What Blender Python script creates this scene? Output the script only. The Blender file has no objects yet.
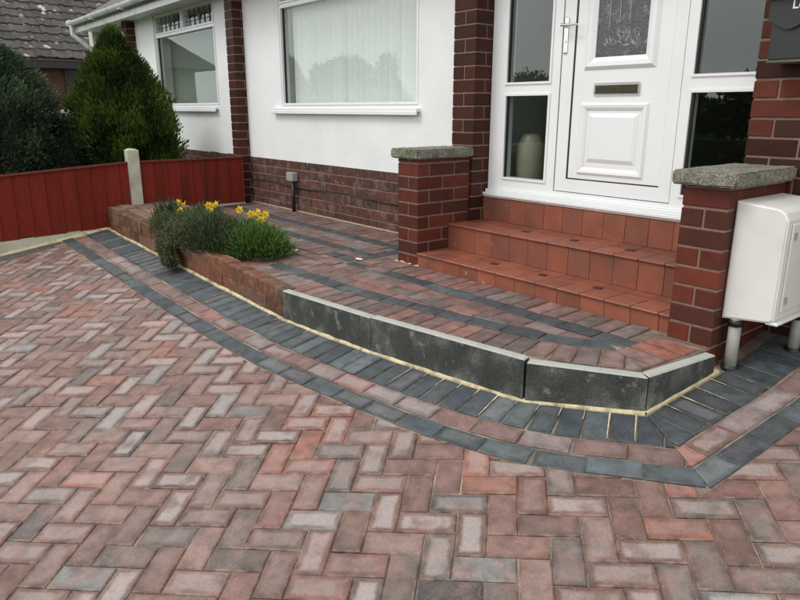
import bpy, bmesh, math, random
import numpy as np
from mathutils import Matrix, Vector, noise as mnoise
random.seed(7); np.random.seed(7)
R = math.radians
S = bpy.context.scene
COL = S.collection

# ------------------------------------------------------------------ camera, world, sun, exposure
F_PX, PITCH, ROLL, YAW, CAM_H = 671.51, 0.2760, 0.0018, 0.8893, 1.5745
def rx(a): c, s = math.cos(a), math.sin(a); return np.array([[1, 0, 0], [0, c, -s], [0, s, c]])
def ry(a): c, s = math.cos(a), math.sin(a); return np.array([[c, 0, s], [0, 1, 0], [-s, 0, c]])
def rz(a): c, s = math.cos(a), math.sin(a); return np.array([[c, -s, 0], [s, c, 0], [0, 0, 1]])
RC = rz(ROLL) @ rx(PITCH) @ ry(YAW) @ np.array([[1, 0, 0], [0, 0, -1], [0, 1, 0.]])
cam = bpy.data.cameras.new('camera'); cam_o = bpy.data.objects.new('camera', cam); COL.objects.link(cam_o)
cam.sensor_fit = 'HORIZONTAL'; cam.sensor_width = 36; cam.lens = F_PX / 800 * 36
cam.clip_start = 0.05; cam.clip_end = 1500
m = Matrix.Identity(4)
for i in range(3):
    m[i][0] = RC[0][i]; m[i][1] = -RC[1][i]; m[i][2] = -RC[2][i]
m.translation = (0, 0, CAM_H)
cam_o.matrix_world = m
S.camera = cam_o

S.view_settings.view_transform = 'Standard'; S.view_settings.look = 'None'
S.view_settings.exposure = 0.66; S.view_settings.gamma = 1.0
S.view_settings.use_curve_mapping = False
SUN_EL, SUN_AZ = R(52), R(200)      # azimuth clockwise from +Y
W = bpy.data.worlds.new('World'); S.world = W; W.use_nodes = True
nt = W.node_tree; nt.nodes.clear()
wo = nt.nodes.new('ShaderNodeOutputWorld'); bg = nt.nodes.new('ShaderNodeBackground')
sky = nt.nodes.new('ShaderNodeTexSky'); sky.sky_type = 'NISHITA'; sky.sun_disc = False
sky.sun_elevation = SUN_EL; sky.sun_rotation = SUN_AZ; sky.dust_density = 4; sky.air_density = 1.5
tc = nt.nodes.new('ShaderNodeTexCoord'); nz = nt.nodes.new('ShaderNodeTexNoise'); nz.inputs['Scale'].default_value = 1.7
nz.inputs['Detail'].default_value = 5; nz.inputs['Roughness'].default_value = .5
mp = nt.nodes.new('ShaderNodeMapping'); mp.inputs['Scale'].default_value = (1, 1, 2.6)
cr = nt.nodes.new('ShaderNodeValToRGB')
cr.color_ramp.elements[0].position = .3; cr.color_ramp.elements[0].color = (.70, .745, .75, 1)
cr.color_ramp.elements[1].position = .72; cr.color_ramp.elements[1].color = (1, 1, .99, 1)
sc = nt.nodes.new('ShaderNodeVectorMath'); sc.operation = 'SCALE'; sc.inputs['Scale'].default_value = 11.5
mx = nt.nodes.new('ShaderNodeMix'); mx.data_type = 'RGBA'; mx.inputs[0].default_value = .9
nt.links.new(tc.outputs['Generated'], mp.inputs[0]); nt.links.new(mp.outputs[0], nz.inputs['Vector'])
nt.links.new(nz.outputs['Fac'], cr.inputs[0]); nt.links.new(cr.outputs[0], sc.inputs[0])
nt.links.new(sky.outputs[0], mx.inputs[6]); nt.links.new(sc.outputs[0], mx.inputs[7])
nt.links.new(mx.outputs[2], bg.inputs[0]); bg.inputs[1].default_value = .1
nt.links.new(bg.outputs[0], wo.inputs[0])
sl = bpy.data.lights.new('sun', 'SUN'); sl.energy = .7; sl.angle = R(18); sl.color = (1, .985, .96)
so = bpy.data.objects.new('sun', sl); COL.objects.link(so)
sd = Vector((math.sin(SUN_AZ) * math.cos(SUN_EL), math.cos(SUN_AZ) * math.cos(SUN_EL), math.sin(SUN_EL)))
so.rotation_euler = sd.to_track_quat('Z', 'Y').to_euler(); so.location = sd * 20

# ------------------------------------------------------------------ materials
def N(t, kind, **kw):
    n = t.nodes.new(kind)
    for k, v in kw.items(): setattr(n, k, v)
    return n
def mat(name, color=(.5, .5, .5), rough=.7, src=None, var=.25, scale=8., speck=0., speckscale=350., bump=.15, bscale=120.,
        metal=0., spec=.5, hue2=None, h2scale=3., h2lo=.45, h2hi=.7, stretch=None, spots=None):
    """procedural surface. src: None | 'object' (object colour) | 'attr' (vertex colour)"""
    M = bpy.data.materials.new(name); M.use_nodes = True; t = M.node_tree; t.nodes.clear(); L = t.links.new
    out = N(t, 'ShaderNodeOutputMaterial'); p = N(t, 'ShaderNodeBsdfPrincipled'); L(p.outputs[0], out.inputs[0])
    g = N(t, 'ShaderNodeNewGeometry'); pos = g.outputs['Position']
    if stretch:
        mpn = N(t, 'ShaderNodeMapping'); mpn.inputs['Scale'].default_value = stretch; L(pos, mpn.inputs[0]); spos = mpn.outputs[0]
    else: spos = pos
    if src == 'object': base = N(t, 'ShaderNodeObjectInfo').outputs['Color']
    elif src == 'attr': base = N(t, 'ShaderNodeVertexColor', layer_name='Col').outputs['Color']
    else:
        rgb = N(t, 'ShaderNodeRGB'); rgb.outputs[0].default_value = (*color, 1); base = rgb.outputs[0]
    if hue2:
        n2 = N(t, 'ShaderNodeTexNoise'); n2.inputs['Scale'].default_value = h2scale; n2.inputs['Detail'].default_value = 6; L(spos, n2.inputs['Vector'])
        mr = N(t, 'ShaderNodeMapRange'); mr.inputs[1].default_value = h2lo; mr.inputs[2].default_value = h2hi; L(n2.outputs['Fac'], mr.inputs[0])
        mm = N(t, 'ShaderNodeMix', data_type='RGBA'); L(mr.outputs[0], mm.inputs[0]); L(base, mm.inputs[6]); mm.inputs[7].default_value = (*hue2, 1); base = mm.outputs[2]
    n1 = N(t, 'ShaderNodeTexNoise'); n1.inputs['Scale'].default_value = scale; n1.inputs['Detail'].default_value = 5; L(spos, n1.inputs['Vector'])
    mr = N(t, 'ShaderNodeMapRange'); mr.inputs[1].default_value = .25; mr.inputs[2].default_value = .75
    mr.inputs[3].default_value = 1 - var; mr.inputs[4].default_value = 1 + var; L(n1.outputs['Fac'], mr.inputs[0])
    v = N(t, 'ShaderNodeVectorMath', operation='SCALE'); L(base, v.inputs[0]); L(mr.outputs[0], v.inputs['Scale']); base = v.outputs[0]
    if speck:
        n3 = N(t, 'ShaderNodeTexNoise'); n3.inputs['Scale'].default_value = speckscale; n3.inputs['Detail'].default_value = 2; L(pos, n3.inputs['Vector'])
        mr = N(t, 'ShaderNodeMapRange'); mr.inputs[1].default_value = .3; mr.inputs[2].default_value = .7
        mr.inputs[3].default_value = 1 - speck; mr.inputs[4].default_value = 1 + speck; L(n3.outputs['Fac'], mr.inputs[0])
        v = N(t, 'ShaderNodeVectorMath', operation='SCALE'); L(base, v.inputs[0]); L(mr.outputs[0], v.inputs['Scale']); base = v.outputs[0]
    if spots:                       # (colour, scale, lo, hi, amount): splashes, scale, dirt
        scol, ss, lo, hi, am = spots
        n4 = N(t, 'ShaderNodeTexNoise'); n4.inputs['Scale'].default_value = ss; n4.inputs['Detail'].default_value = 7; n4.inputs['Roughness'].default_value = .65; L(pos, n4.inputs['Vector'])
        mr = N(t, 'ShaderNodeMapRange'); mr.inputs[1].default_value = lo; mr.inputs[2].default_value = hi; mr.inputs[4].default_value = am; L(n4.outputs['Fac'], mr.inputs[0])
        mm = N(t, 'ShaderNodeMix', data_type='RGBA'); L(mr.outputs[0], mm.inputs[0]); L(base, mm.inputs[6]); mm.inputs[7].default_value = (*scol, 1); base = mm.outputs[2]
    L(base, p.inputs['Base Color'])
    p.inputs['Roughness'].default_value = rough; p.inputs['Metallic'].default_value = metal; p.inputs['Specular IOR Level'].default_value = spec
    if bump:
        nb = N(t, 'ShaderNodeTexNoise'); nb.inputs['Scale'].default_value = bscale; nb.inputs['Detail'].default_value = 4; L(pos, nb.inputs['Vector'])
        b = N(t, 'ShaderNodeBump'); b.inputs['Strength'].default_value = bump; b.inputs['Distance'].default_value = .004
        L(nb.outputs['Fac'], b.inputs['Height']); L(b.outputs[0], p.inputs['Normal'])
    return M

def paver_mat(name, src, rough=.62, patch=(.315, .262, .245), dark=.74, tone2=False):
    """concrete block: own tone, worn pale middle (alpha = how much), stained edges, speckle"""
    M = bpy.data.materials.new(name); M.use_nodes = True; t = M.node_tree; t.nodes.clear(); L = t.links.new
    out = N(t, 'ShaderNodeOutputMaterial'); p = N(t, 'ShaderNodeBsdfPrincipled'); L(p.outputs[0], out.inputs[0])
    pos = N(t, 'ShaderNodeNewGeometry').outputs['Position']
    if src == 'object':
        oi = N(t, 'ShaderNodeObjectInfo'); base, alpha = oi.outputs['Color'], oi.outputs['Alpha']
    else:
        vc = N(t, 'ShaderNodeVertexColor', layer_name='Col'); base, alpha = vc.outputs['Color'], vc.outputs['Alpha']
    def noise(s, d=4):
        n = N(t, 'ShaderNodeTexNoise'); n.inputs['Scale'].default_value = s; n.inputs['Detail'].default_value = d; L(pos, n.inputs['Vector']); return n.outputs['Fac']
    def math_(op, a, b=None, c=None):
        n = N(t, 'ShaderNodeMath', operation=op)
        for i, x in enumerate((a, b, c)):
            if x is None: continue
            if isinstance(x, (int, float)): n.inputs[i].default_value = x
            else: L(x, n.inputs[i])
        return n.outputs[0]
    def rng(x, a, b, c=0., d=1.):
        n = N(t, 'ShaderNodeMapRange'); n.interpolation_type = 'SMOOTHSTEP'; L(x, n.inputs[0])
        for i, q in zip((1, 2, 3, 4), (a, b, c, d)): n.inputs[i].default_value = q
        return n.outputs[0]
    uv = N(t, 'ShaderNodeUVMap', uv_map='UVMap'); sp = N(t, 'ShaderNodeSeparateXYZ'); L(uv.outputs[0], sp.inputs[0])
    eu = math_('SUBTRACT', .098, math_('ABSOLUTE', sp.outputs[0])); ev = math_('SUBTRACT', .048, math_('ABSOLUTE', sp.outputs[1]))
    ed = math_('MINIMUM', eu, ev)
    edn = math_('ADD', ed, math_('MULTIPLY', math_('SUBTRACT', noise(16, 2), .5), .024))
    mask = math_('MULTIPLY', rng(edn, .010, .027), alpha)
    mask = math_('MULTIPLY', mask, rng(noise(11, 3), .30, .52, .35, 1.))
    # second tone: large soft variation in the block
    n2 = rng(noise(17, 4), .3, .7, .74, 1.26)
    tw = N(t, 'ShaderNodeMix', data_type='RGBA'); L(math_('MULTIPLY', rng(noise(12.3, 3), .44, .64), .5 if tone2 else 0.), tw.inputs[0]); L(base, tw.inputs[6]); tw.inputs[7].default_value = (.205, .108, .088, 1); base = tw.outputs[2]
    v = N(t, 'ShaderNodeVectorMath', operation='SCALE'); L(base, v.inputs[0]); L(n2, v.inputs['Scale'])
    mm = N(t, 'ShaderNodeMix', data_type='RGBA'); L(mask, mm.inputs[0]); L(v.outputs[0], mm.inputs[6]); mm.inputs[7].default_value = (*patch, 1)
    edge = rng(ed, 0.0, .010, dark, 1.)
    f = math_('MULTIPLY', edge, rng(noise(420, 2), .3, .7, .84, 1.16))
    f = math_('MULTIPLY', f, rng(noise(90, 3), .3, .7, .92, 1.08))
    v2 = N(t, 'ShaderNodeVectorMath', operation='SCALE'); L(mm.outputs[2], v2.inputs[0]); L(f, v2.inputs['Scale'])
    # grains of jointing sand left on the face
    sand = math_('MULTIPLY', rng(noise(260, 1), .66, .74), rng(noise(6, 2), .42, .62, .1, .8))
    m3 = N(t, 'ShaderNodeMix', data_type='RGBA'); L(sand, m3.inputs[0]); L(v2.outputs[0], m3.inputs[6]); m3.inputs[7].default_value = (.42, .33, .25, 1)
    es = math_('MULTIPLY', rng(ed, .0085, .0015), rng(noise(19, 5), .44, .66)); es = math_('MULTIPLY', es, .42 if tone2 else .14)
    m4 = N(t, 'ShaderNodeMix', data_type='RGBA'); L(es, m4.inputs[0]); L(m3.outputs[2], m4.inputs[6]); m4.inputs[7].default_value = (.38, .29, .23, 1); m3 = m4
    L(m3.outputs[2], p.inputs['Base Color']); L(rng(noise(9, 3), .3, .7, rough - .08, rough + .14), p.inputs['Roughness'])
    b = N(t, 'ShaderNodeBump'); b.inputs['Strength'].default_value = .35; b.inputs['Distance'].default_value = .003
    L(math_('ADD', noise(230, 4), math_('MULTIPLY', noise(30, 3), .7)), b.inputs['Height']); L(b.outputs[0], p.inputs['Normal'])
    return M

def glass_mat(name, tint=(.80, .88, .85), ior=1.75, rough=0., wave=0.):
    M = bpy.data.materials.new(name); M.use_nodes = True; t = M.node_tree; t.nodes.clear(); L = t.links.new
    out = N(t, 'ShaderNodeOutputMaterial'); mix = N(t, 'ShaderNodeMixShader'); tr = N(t, 'ShaderNodeBsdfTransparent'); gl = N(t, 'ShaderNodeBsdfGlossy')
    tr.inputs[0].default_value = (*tint, 1); gl.inputs[0].default_value = (.95, 1, .98, 1); gl.inputs['Roughness'].default_value = rough
    fr = N(t, 'ShaderNodeFresnel')
    # same reflectance from either side of the thin pane
    gb = N(t, 'ShaderNodeNewGeometry'); mr = N(t, 'ShaderNodeMapRange'); mr.inputs[3].default_value = ior; mr.inputs[4].default_value = 1 / ior
    L(gb.outputs['Backfacing'], mr.inputs[0]); L(mr.outputs[0], fr.inputs[0])
    if wave:
        tcn = N(t, 'ShaderNodeNewGeometry'); n = N(t, 'ShaderNodeTexNoise'); n.inputs['Scale'].default_value = 1.3; L(tcn.outputs['Position'], n.inputs['Vector'])
        b = N(t, 'ShaderNodeBump'); b.inputs['Strength'].default_value = wave; b.inputs['Distance'].default_value = .02; L(n.outputs['Fac'], b.inputs['Height']); L(b.outputs[0], gl.inputs['Normal'])
    L(fr.outputs[0], mix.inputs[0]); L(tr.outputs[0], mix.inputs[1]); L(gl.outputs[0], mix.inputs[2]); L(mix.outputs[0], out.inputs[0])
    return M

def leaf_mat(name, rough=.55):
    M = bpy.data.materials.new(name); M.use_nodes = True; t = M.node_tree; t.nodes.clear(); L = t.links.new
    out = N(t, 'ShaderNodeOutputMaterial'); p = N(t, 'ShaderNodeBsdfPrincipled'); tl = N(t, 'ShaderNodeBsdfTranslucent'); mix = N(t, 'ShaderNodeMixShader')
    vc = N(t, 'ShaderNodeVertexColor', layer_name='Col'); L(vc.outputs[0], p.inputs['Base Color']); L(vc.outputs[0], tl.inputs[0])
    p.inputs['Roughness'].default_value = rough; p.inputs['Specular IOR Level'].default_value = .3
    mix.inputs[0].default_value = .25; L(p.outputs[0], mix.inputs[1]); L(tl.outputs[0], mix.inputs[2]); L(mix.outputs[0], out.inputs[0])
    return M

M_PAVE = paver_mat('paving_block', 'object'); M_PAVEA = paver_mat('paving_block_joined', 'attr')
M_SAND = mat('jointing_sand', (.15, .11, .088), .95, var=.35, scale=14, speck=.5, speckscale=300, bump=.6, hue2=(.34, .27, .19), h2scale=5, h2lo=.46, h2hi=.66)
M_BRICK = mat('glazed_red_brick', src='object', rough=.55, var=.16, scale=14, speck=.12, speckscale=240, bump=.25, bscale=90, spec=.16)
M_OLDBRICK = mat('weathered_brick', src='object', rough=.85, spec=.2, var=.3, scale=22, speck=.25, bump=.7, bscale=120, hue2=(.20, .14, .11), h2scale=14, h2lo=.5, h2hi=.8, spots=((.38, .30, .26), 18, .66, .72, .5))
M_MORTAR = mat('mortar', (.215, .138, .104), .95, var=.2, scale=30, speck=.25, bump=.6)
M_OLDMORTAR = mat('old_mortar', (.22, .155, .125), .95, var=.3, scale=20, speck=.3, bump=.8)
M_RENDER = mat('white_masonry_paint', (.80, .805, .80), .75, var=.035, scale=3, bump=.5, bscale=45, speck=.02, hue2=(.73, .73, .70), h2scale=1.8, h2lo=.5, h2hi=.85, spots=((.60, .60, .55), 7, .64, .78, .5))
M_UPVC = mat('white_upvc', (.82, .83, .83), .28, var=.015, scale=3, bump=.02, hue2=(.76, .77, .76), h2scale=2.5, h2lo=.5, h2hi=.9)
M_UPVC_OLD = mat('weathered_white_plastic', (.66, .665, .65), .4, var=.08, scale=9, bump=.1, hue2=(.42, .42, .37), h2scale=6, h2lo=.52, h2hi=.75)
M_GASKET = mat('black_gasket', (.012, .012, .013), .5, var=.1, bump=0)
M_GLASS = glass_mat('window_glass', (.90, .932, .915), 1.85, 0., .02)
M_DGLASS = glass_mat('door_glass', (.66, .71, .70), 1.95, 0., .03)
M_OBSCURE = mat('obscure_glass', (.085, .09, .092), .16, var=.35, scale=60, bump=.5, bscale=70, hue2=(.19, .195, .195), h2scale=26, h2lo=.52, h2hi=.72)
M_ETCH = mat('etched_line', (.30, .31, .31), .3, var=.2, scale=80, bump=.1)
M_TILE = mat('quarry_tile', src='object', rough=.5, var=.14, scale=9, speck=.1, speckscale=300, bump=.15, hue2=(.13, .06, .045), h2scale=6, h2lo=.48, h2hi=.85, spots=((.46, .36, .29), 13, .655, .70, .7))
M_GROUT = mat('tile_grout', (.13, .06, .045), .9, var=.35, scale=24, bump=.3, hue2=(.45, .38, .33), h2scale=7, h2lo=.60, h2hi=.72)
M_GRIP = mat('dark_grip_insert', (.035, .025, .022), .6, var=.3, scale=60)
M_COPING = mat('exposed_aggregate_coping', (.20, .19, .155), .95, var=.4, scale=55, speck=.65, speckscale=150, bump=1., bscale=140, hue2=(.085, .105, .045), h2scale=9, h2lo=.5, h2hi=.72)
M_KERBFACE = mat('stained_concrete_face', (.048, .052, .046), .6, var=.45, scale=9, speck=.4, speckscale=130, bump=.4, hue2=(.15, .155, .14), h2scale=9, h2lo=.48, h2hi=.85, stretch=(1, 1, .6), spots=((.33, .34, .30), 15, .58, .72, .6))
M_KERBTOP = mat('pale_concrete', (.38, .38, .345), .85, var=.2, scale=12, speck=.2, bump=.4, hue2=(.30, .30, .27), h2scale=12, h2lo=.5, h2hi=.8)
M_POINTING = mat('cream_pointing', (.56, .47, .29), .95, var=.2, scale=26, speck=.3, bump=.8, hue2=(.26, .20, .13), h2scale=16, h2lo=.46, h2hi=.68)
M_FENCE = mat('red_stained_timber', src='object', rough=.7, spec=.12, var=.22, scale=16, bump=.35, bscale=60, speck=.1, stretch=(9, 9, .7), hue2=(.055, .016, .012), h2scale=1.2, h2lo=.5, h2hi=.8, spots=((.20, .06, .045), 14, .62, .75, .5))
M_CONC = mat('pale_concrete_post', (.46, .44, .34), .9, var=.14, scale=9, speck=.25, bump=.6, hue2=(.27, .27, .19), h2scale=5, h2lo=.5, h2hi=.8)
M_SOIL = mat('soil', (.045, .03, .02), .95, var=.4, scale=20, speck=.5, speckscale=90, bump=1., bscale=40)
M_GRASS = mat('lawn', (.07, .10, .03), .95, var=.3, scale=4, speck=.4, speckscale=80, bump=.8, bscale=60)
M_ASPHALT = mat('asphalt', (.055, .055, .057), .85, var=.2, scale=2, speck=.4, speckscale=160, bump=.4)
M_LEAF = leaf_mat('foliage'); M_PETAL = leaf_mat('petal', .5)
M_BARK = mat('bark', (.08, .055, .04), .9, var=.4, scale=20, bump=.8, stretch=(3, 3, .5))
M_BLACK = mat('black_painted_steel', (.020, .021, .022), .42, var=.12, scale=12, bump=.06, bscale=200)
M_BLACKP = mat('black_plastic', (.012, .012, .012), .45, var=.1)
M_WHITEP = mat('off_white_plastic', (.70, .69, .655), .42, var=.05, scale=5, bump=.12, bscale=160, hue2=(.56, .54, .48), h2scale=4, h2lo=.48, h2hi=.85, spots=((.34, .32, .27), 16, .66, .76, .5))
M_GREYP = mat('pale_grey_plastic', (.33, .31, .285), .5, var=.12, scale=25)
M_CHROME = mat('polished_metal', (.70, .70, .68), .16, metal=1., var=.04, bump=0)
M_LETTER = mat('white_print', (.8, .8, .78), .5, var=.02, bump=0)
M_ROOF = mat('concrete_roof_tile', src='object', rough=.9, var=.3, scale=7, speck=.3, speckscale=60, bump=.6, hue2=(.42, .39, .35), h2scale=4.5, h2lo=.63, h2hi=.70)
M_ROOM = mat('room_plaster', (.60, .60, .52), .9, var=.04, bump=0)
M_CARPET = mat('carpet', (.10, .085, .075), .95, var=.2, scale=60)
M_BLIND = mat('blind_fabric', (.84, .86, .83), .85, var=.04, scale=30, bump=.1)
M_VASE = mat('pale_ceramic', (.42, .39, .28), .3, var=.1)
M_DARKGL = mat('dark_glass', (.02, .022, .024), .08, var=.05, bump=0)
M_CAR = mat('silver_car_paint', (.20, .205, .21), .28, metal=.5, var=.04, bump=0)
M_TYRE = mat('tyre', (.02, .02, .02), .85)
M_DULLBRICK = mat('red_brown_brick', (.085, .034, .026), .9, var=.3, scale=9, bump=.5)
M_BUFF = mat('buff_render', (.36, .33, .25), .9, var=.1)
M_LEAD = mat('window_leading', (.05, .055, .06), .5, var=.1)

# ------------------------------------------------------------------ mesh helpers
def link(o, parent=None, label=None, cat=None, group=None, kind=None):
    COL.objects.link(o)
    if parent: o.parent = parent
    for k, v in (('label', label), ('category', cat), ('group', group), ('kind', kind)):
        if v: o[k] = v
    return o
def empty(name, loc=(0, 0, 0), **kw):
    o = bpy.data.objects.new(name, None); o.location = loc; o.empty_display_size = .1
    return link(o, **kw)
class MB:
    def __init__(s): s.v, s.f, s.c, s.uv, s.mi = [], [], [], [], []
    def add(s, vs, fs, col=None, uvs=None, mi=0):
        b = len(s.v); s.v += [tuple(q) for q in vs]; s.f += [[i + b for i in f] for f in fs]
        s.c += [col or (1, 1, 1, 1)] * len(vs); s.uv += list(uvs) if uvs else [(0, 0)] * len(vs); s.mi += [mi] * len(fs); return s
    def box(s, x0, x1, y0, y1, z0, z1, col=None, mi=0, M=None, bev=0.):
        if bev:
            b = bev; vs = []
            for z, i in ((z0, b), (z0 + b, 0), (z1 - b, 0), (z1, b)):
                # 8-gon rings keep cheap rounded look
                vs += [(x0 + i, y0 + (b if i == 0 else i), z), (x0 + (b if i == 0 else i), y0 + i, z), (x1 - (b if i == 0 else i), y0 + i, z), (x1 - i, y0 + (b if i == 0 else i), z),
                       (x1 - i, y1 - (b if i == 0 else i), z), (x1 - (b if i == 0 else i), y1 - i, z), (x0 + (b if i == 0 else i), y1 - i, z), (x0 + i, y1 - (b if i == 0 else i), z)]
            fs = [[7, 6, 5, 4, 3, 2, 1, 0], [24 + i for i in range(8)]]
            for r in range(3):
                for k in range(8): fs.append([r * 8 + k, r * 8 + (k + 1) % 8, r * 8 + 8 + (k + 1) % 8, r * 8 + 8 + k])
        else:
            vs = [(x, y, z) for z in (z0, z1) for x, y in ((x0, y0), (x1, y0), (x1, y1), (x0, y1))]
            fs = [[3, 2, 1, 0], [4, 5, 6, 7], [0, 1, 5, 4], [1, 2, 6, 5], [2, 3, 7, 6], [3, 0, 4, 7]]
        if M is not None: vs = [tuple(M @ Vector(q)) for q in vs]
        return s.add(vs, fs, col, mi=mi)
    def prism(s, poly, zb, zt, col=None, mi=0, mtop=None, M=None):
        """vertical prism; zb, zt numbers or functions of (x, y)"""
        n = len(poly); fb = zb if callable(zb) else (lambda x, y: zb); ft = zt if callable(zt) else (lambda x, y: zt)
        vs = [(x, y, fb(x, y)) for x, y in poly] + [(x, y, ft(x, y)) for x, y in poly]
        if M is not None: vs = [tuple(M @ Vector(q)) for q in vs]
        b = len(s.v); s.add(vs, [list(range(n))[::-1]] + [[i, (i + 1) % n, n + (i + 1) % n, n + i] for i in range(n)], col, mi=mi)
        s.f.append([b + n + i for i in range(n)]); s.mi.append(mi if mtop is None else mtop)
        return s
    def tube(s, pts, r, n=8, col=None, mi=0, cap=True):
        pts = [Vector(p) for p in pts]; rs = r if isinstance(r, (list, tuple)) else [r] * len(pts); vs = []
        for i, p in enumerate(pts):
            d = (pts[min(i + 1, len(pts) - 1)] - pts[max(i - 1, 0)]).normalized()
            a = d.orthogonal().normalized() if i == 0 else (pa - d * pa.dot(d)).normalized()
            pa = a; b2 = d.cross(a)
            for k in range(n): t = 2 * math.pi * k / n; vs.append(p + (a * math.cos(t) + b2 * math.sin(t)) * rs[i])
        fs = [[i * n + k, i * n + (k + 1) % n, (i + 1) * n + (k + 1) % n, (i + 1) * n + k] for i in range(len(pts) - 1) for k in range(n)]
        if cap: fs += [list(range(n))[::-1], [(len(pts) - 1) * n + k for k in range(n)]]
        return s.add(vs, fs, col, mi=mi)
    def lathe(s, prof, n=20, c=(0, 0, 0), col=None):
        vs = [(c[0] + r * math.cos(2 * math.pi * k / n), c[1] + r * math.sin(2 * math.pi * k / n), c[2] + z) for r, z in prof for k in range(n)]
        fs = [[i * n + k, i * n + (k + 1) % n, (i + 1) * n + (k + 1) % n, (i + 1) * n + k] for i in range(len(prof) - 1) for k in range(n)]
        return s.add(vs, fs, col)
    def mesh(s, name, mats, smooth=False):
        me = bpy.data.meshes.new(name); me.from_pydata(s.v, [], s.f)
        for q in (mats if isinstance(mats, (list, tuple)) else [mats]): me.materials.append(q)
        if any(s.mi): me.polygons.foreach_set('material_index', s.mi)
        ca = me.color_attributes.new('Col', 'FLOAT_COLOR', 'POINT'); ca.data.foreach_set('color', np.array([c if len(c) == 4 else (*c, 1) for c in s.c], 'f').ravel())
        ul = me.uv_layers.new(name='UVMap'); li = np.zeros(len(me.loops), 'i'); me.loops.foreach_get('vertex_index', li)
        ul.data.foreach_set('uv', np.array(s.uv, 'f')[li].ravel())
        if smooth: me.polygons.foreach_set('use_smooth', [True] * len(me.polygons))
        me.update(); return me
    def obj(s, name, mats, parent=None, smooth=False, color=None, **kw):
        o = bpy.data.objects.new(name, s.mesh(name, mats, smooth))
        if color: o.color = (*color, 1) if len(color) == 3 else color
        return link(o, parent, **kw)
def part(name, M, parent, *a, color=None, bev=0., **kw):
    return MB().box(*a, bev=bev).obj(name, M, parent, color=color, **kw)
def jit(c, a=.12): k = 1 + random.uniform(-a, a); return tuple(x * k for x in c)

# ------------------------------------------------------------------ ground planes
A_, B_ = -0.0253180, 0.1539383          # fall of the driveway
T0, T1, TY = .55, .03, 2.2              # raised path, falls gently to the kerb
zd = lambda x, y: A_ * x + B_ * y
zt = lambda x, y: T0 + T1 * (y - TY)
class Frame:
    def __init__(s, a, b, c):
        s.ex = Vector((1, 0, a)).normalized(); s.n = Vector((-a, -b, 1)).normalized(); s.ey = s.n.cross(s.ex)
        s.O = Vector((0, 0, c)); s.a, s.b, s.c = a, b, c
        s.M = Matrix((s.ex, s.ey, s.n)).transposed()
    def st(s, x, y): p = Vector((x, y, s.a * x + s.b * y)); return (p.dot(s.ex), p.dot(s.ey))
    def P(s, q, h=0.): return s.O + s.ex * q[0] + s.ey * q[1] + s.n * h
FD = Frame(A_, B_, 0.); FT = Frame(0., T1, T0 - T1 * TY)

def clip(poly, p, n):
    """keep the part of a convex polygon with (q-p).n >= 0"""
    out = []
    for i in range(len(poly)):
        a, b = poly[i], poly[(i + 1) % len(poly)]
        da = (a[0] - p[0]) * n[0] + (a[1] - p[1]) * n[1]; db = (b[0] - p[0]) * n[0] + (b[1] - p[1]) * n[1]
        if da >= 0: out.append(a)
        if da * db < 0: t = da / (da - db); out.append((a[0] + (b[0] - a[0]) * t, a[1] + (b[1] - a[1]) * t))
    return out
def area(poly): return .5 * sum(a[0] * b[1] - a[1] * b[0] for a, b in zip(poly, poly[1:] + poly[:1]))
def clean(poly):
    out = [p for i, p in enumerate(poly) if math.dist(p, poly[i - 1]) > .004]
    return out
def inset(poly, c):
    n = len(poly); res = []
    for i in range(n):
        a, b, d = poly[i - 1], poly[i], poly[(i + 1) % n]
        e1 = Vector((b[0] - a[0], b[1] - a[1])).normalized(); e2 = Vector((d[0] - b[0], d[1] - b[1])).normalized()
        n1 = Vector((-e1.y, e1.x)); n2 = Vector((-e2.y, e2.x)); k = n1 + n2; den = 1 + n1.dot(n2)
        if den < .15: return None
        res.append((b[0] + k.x * c / den, b[1] + k.y * c / den))
    return res
def paver_geo(poly, uvf, h=.05, c=.0045):
    """poly: CCW local polygon; top at z=0 with a chamfered arris"""
    n = len(poly); ins = inset(poly, c)
    if ins is None or area(ins) < area(poly) * .35: ins = [(x * .97, y * .97) for x, y in poly]
    vs = [(x, y, -h) for x, y in poly] + [(x, y, -c * .8) for x, y in poly] + [(x, y, 0) for x, y in ins]
    fs = [[2 * n + i for i in range(n)]]
    for r in (0, n): fs += [[r + i, r + (i + 1) % n, r + n + (i + 1) % n, r + n + i] for i in range(n)]
    return vs, fs, [uvf(x, y) for x, y in poly] * 2 + [uvf(x, y) for x, y in ins]

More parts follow.
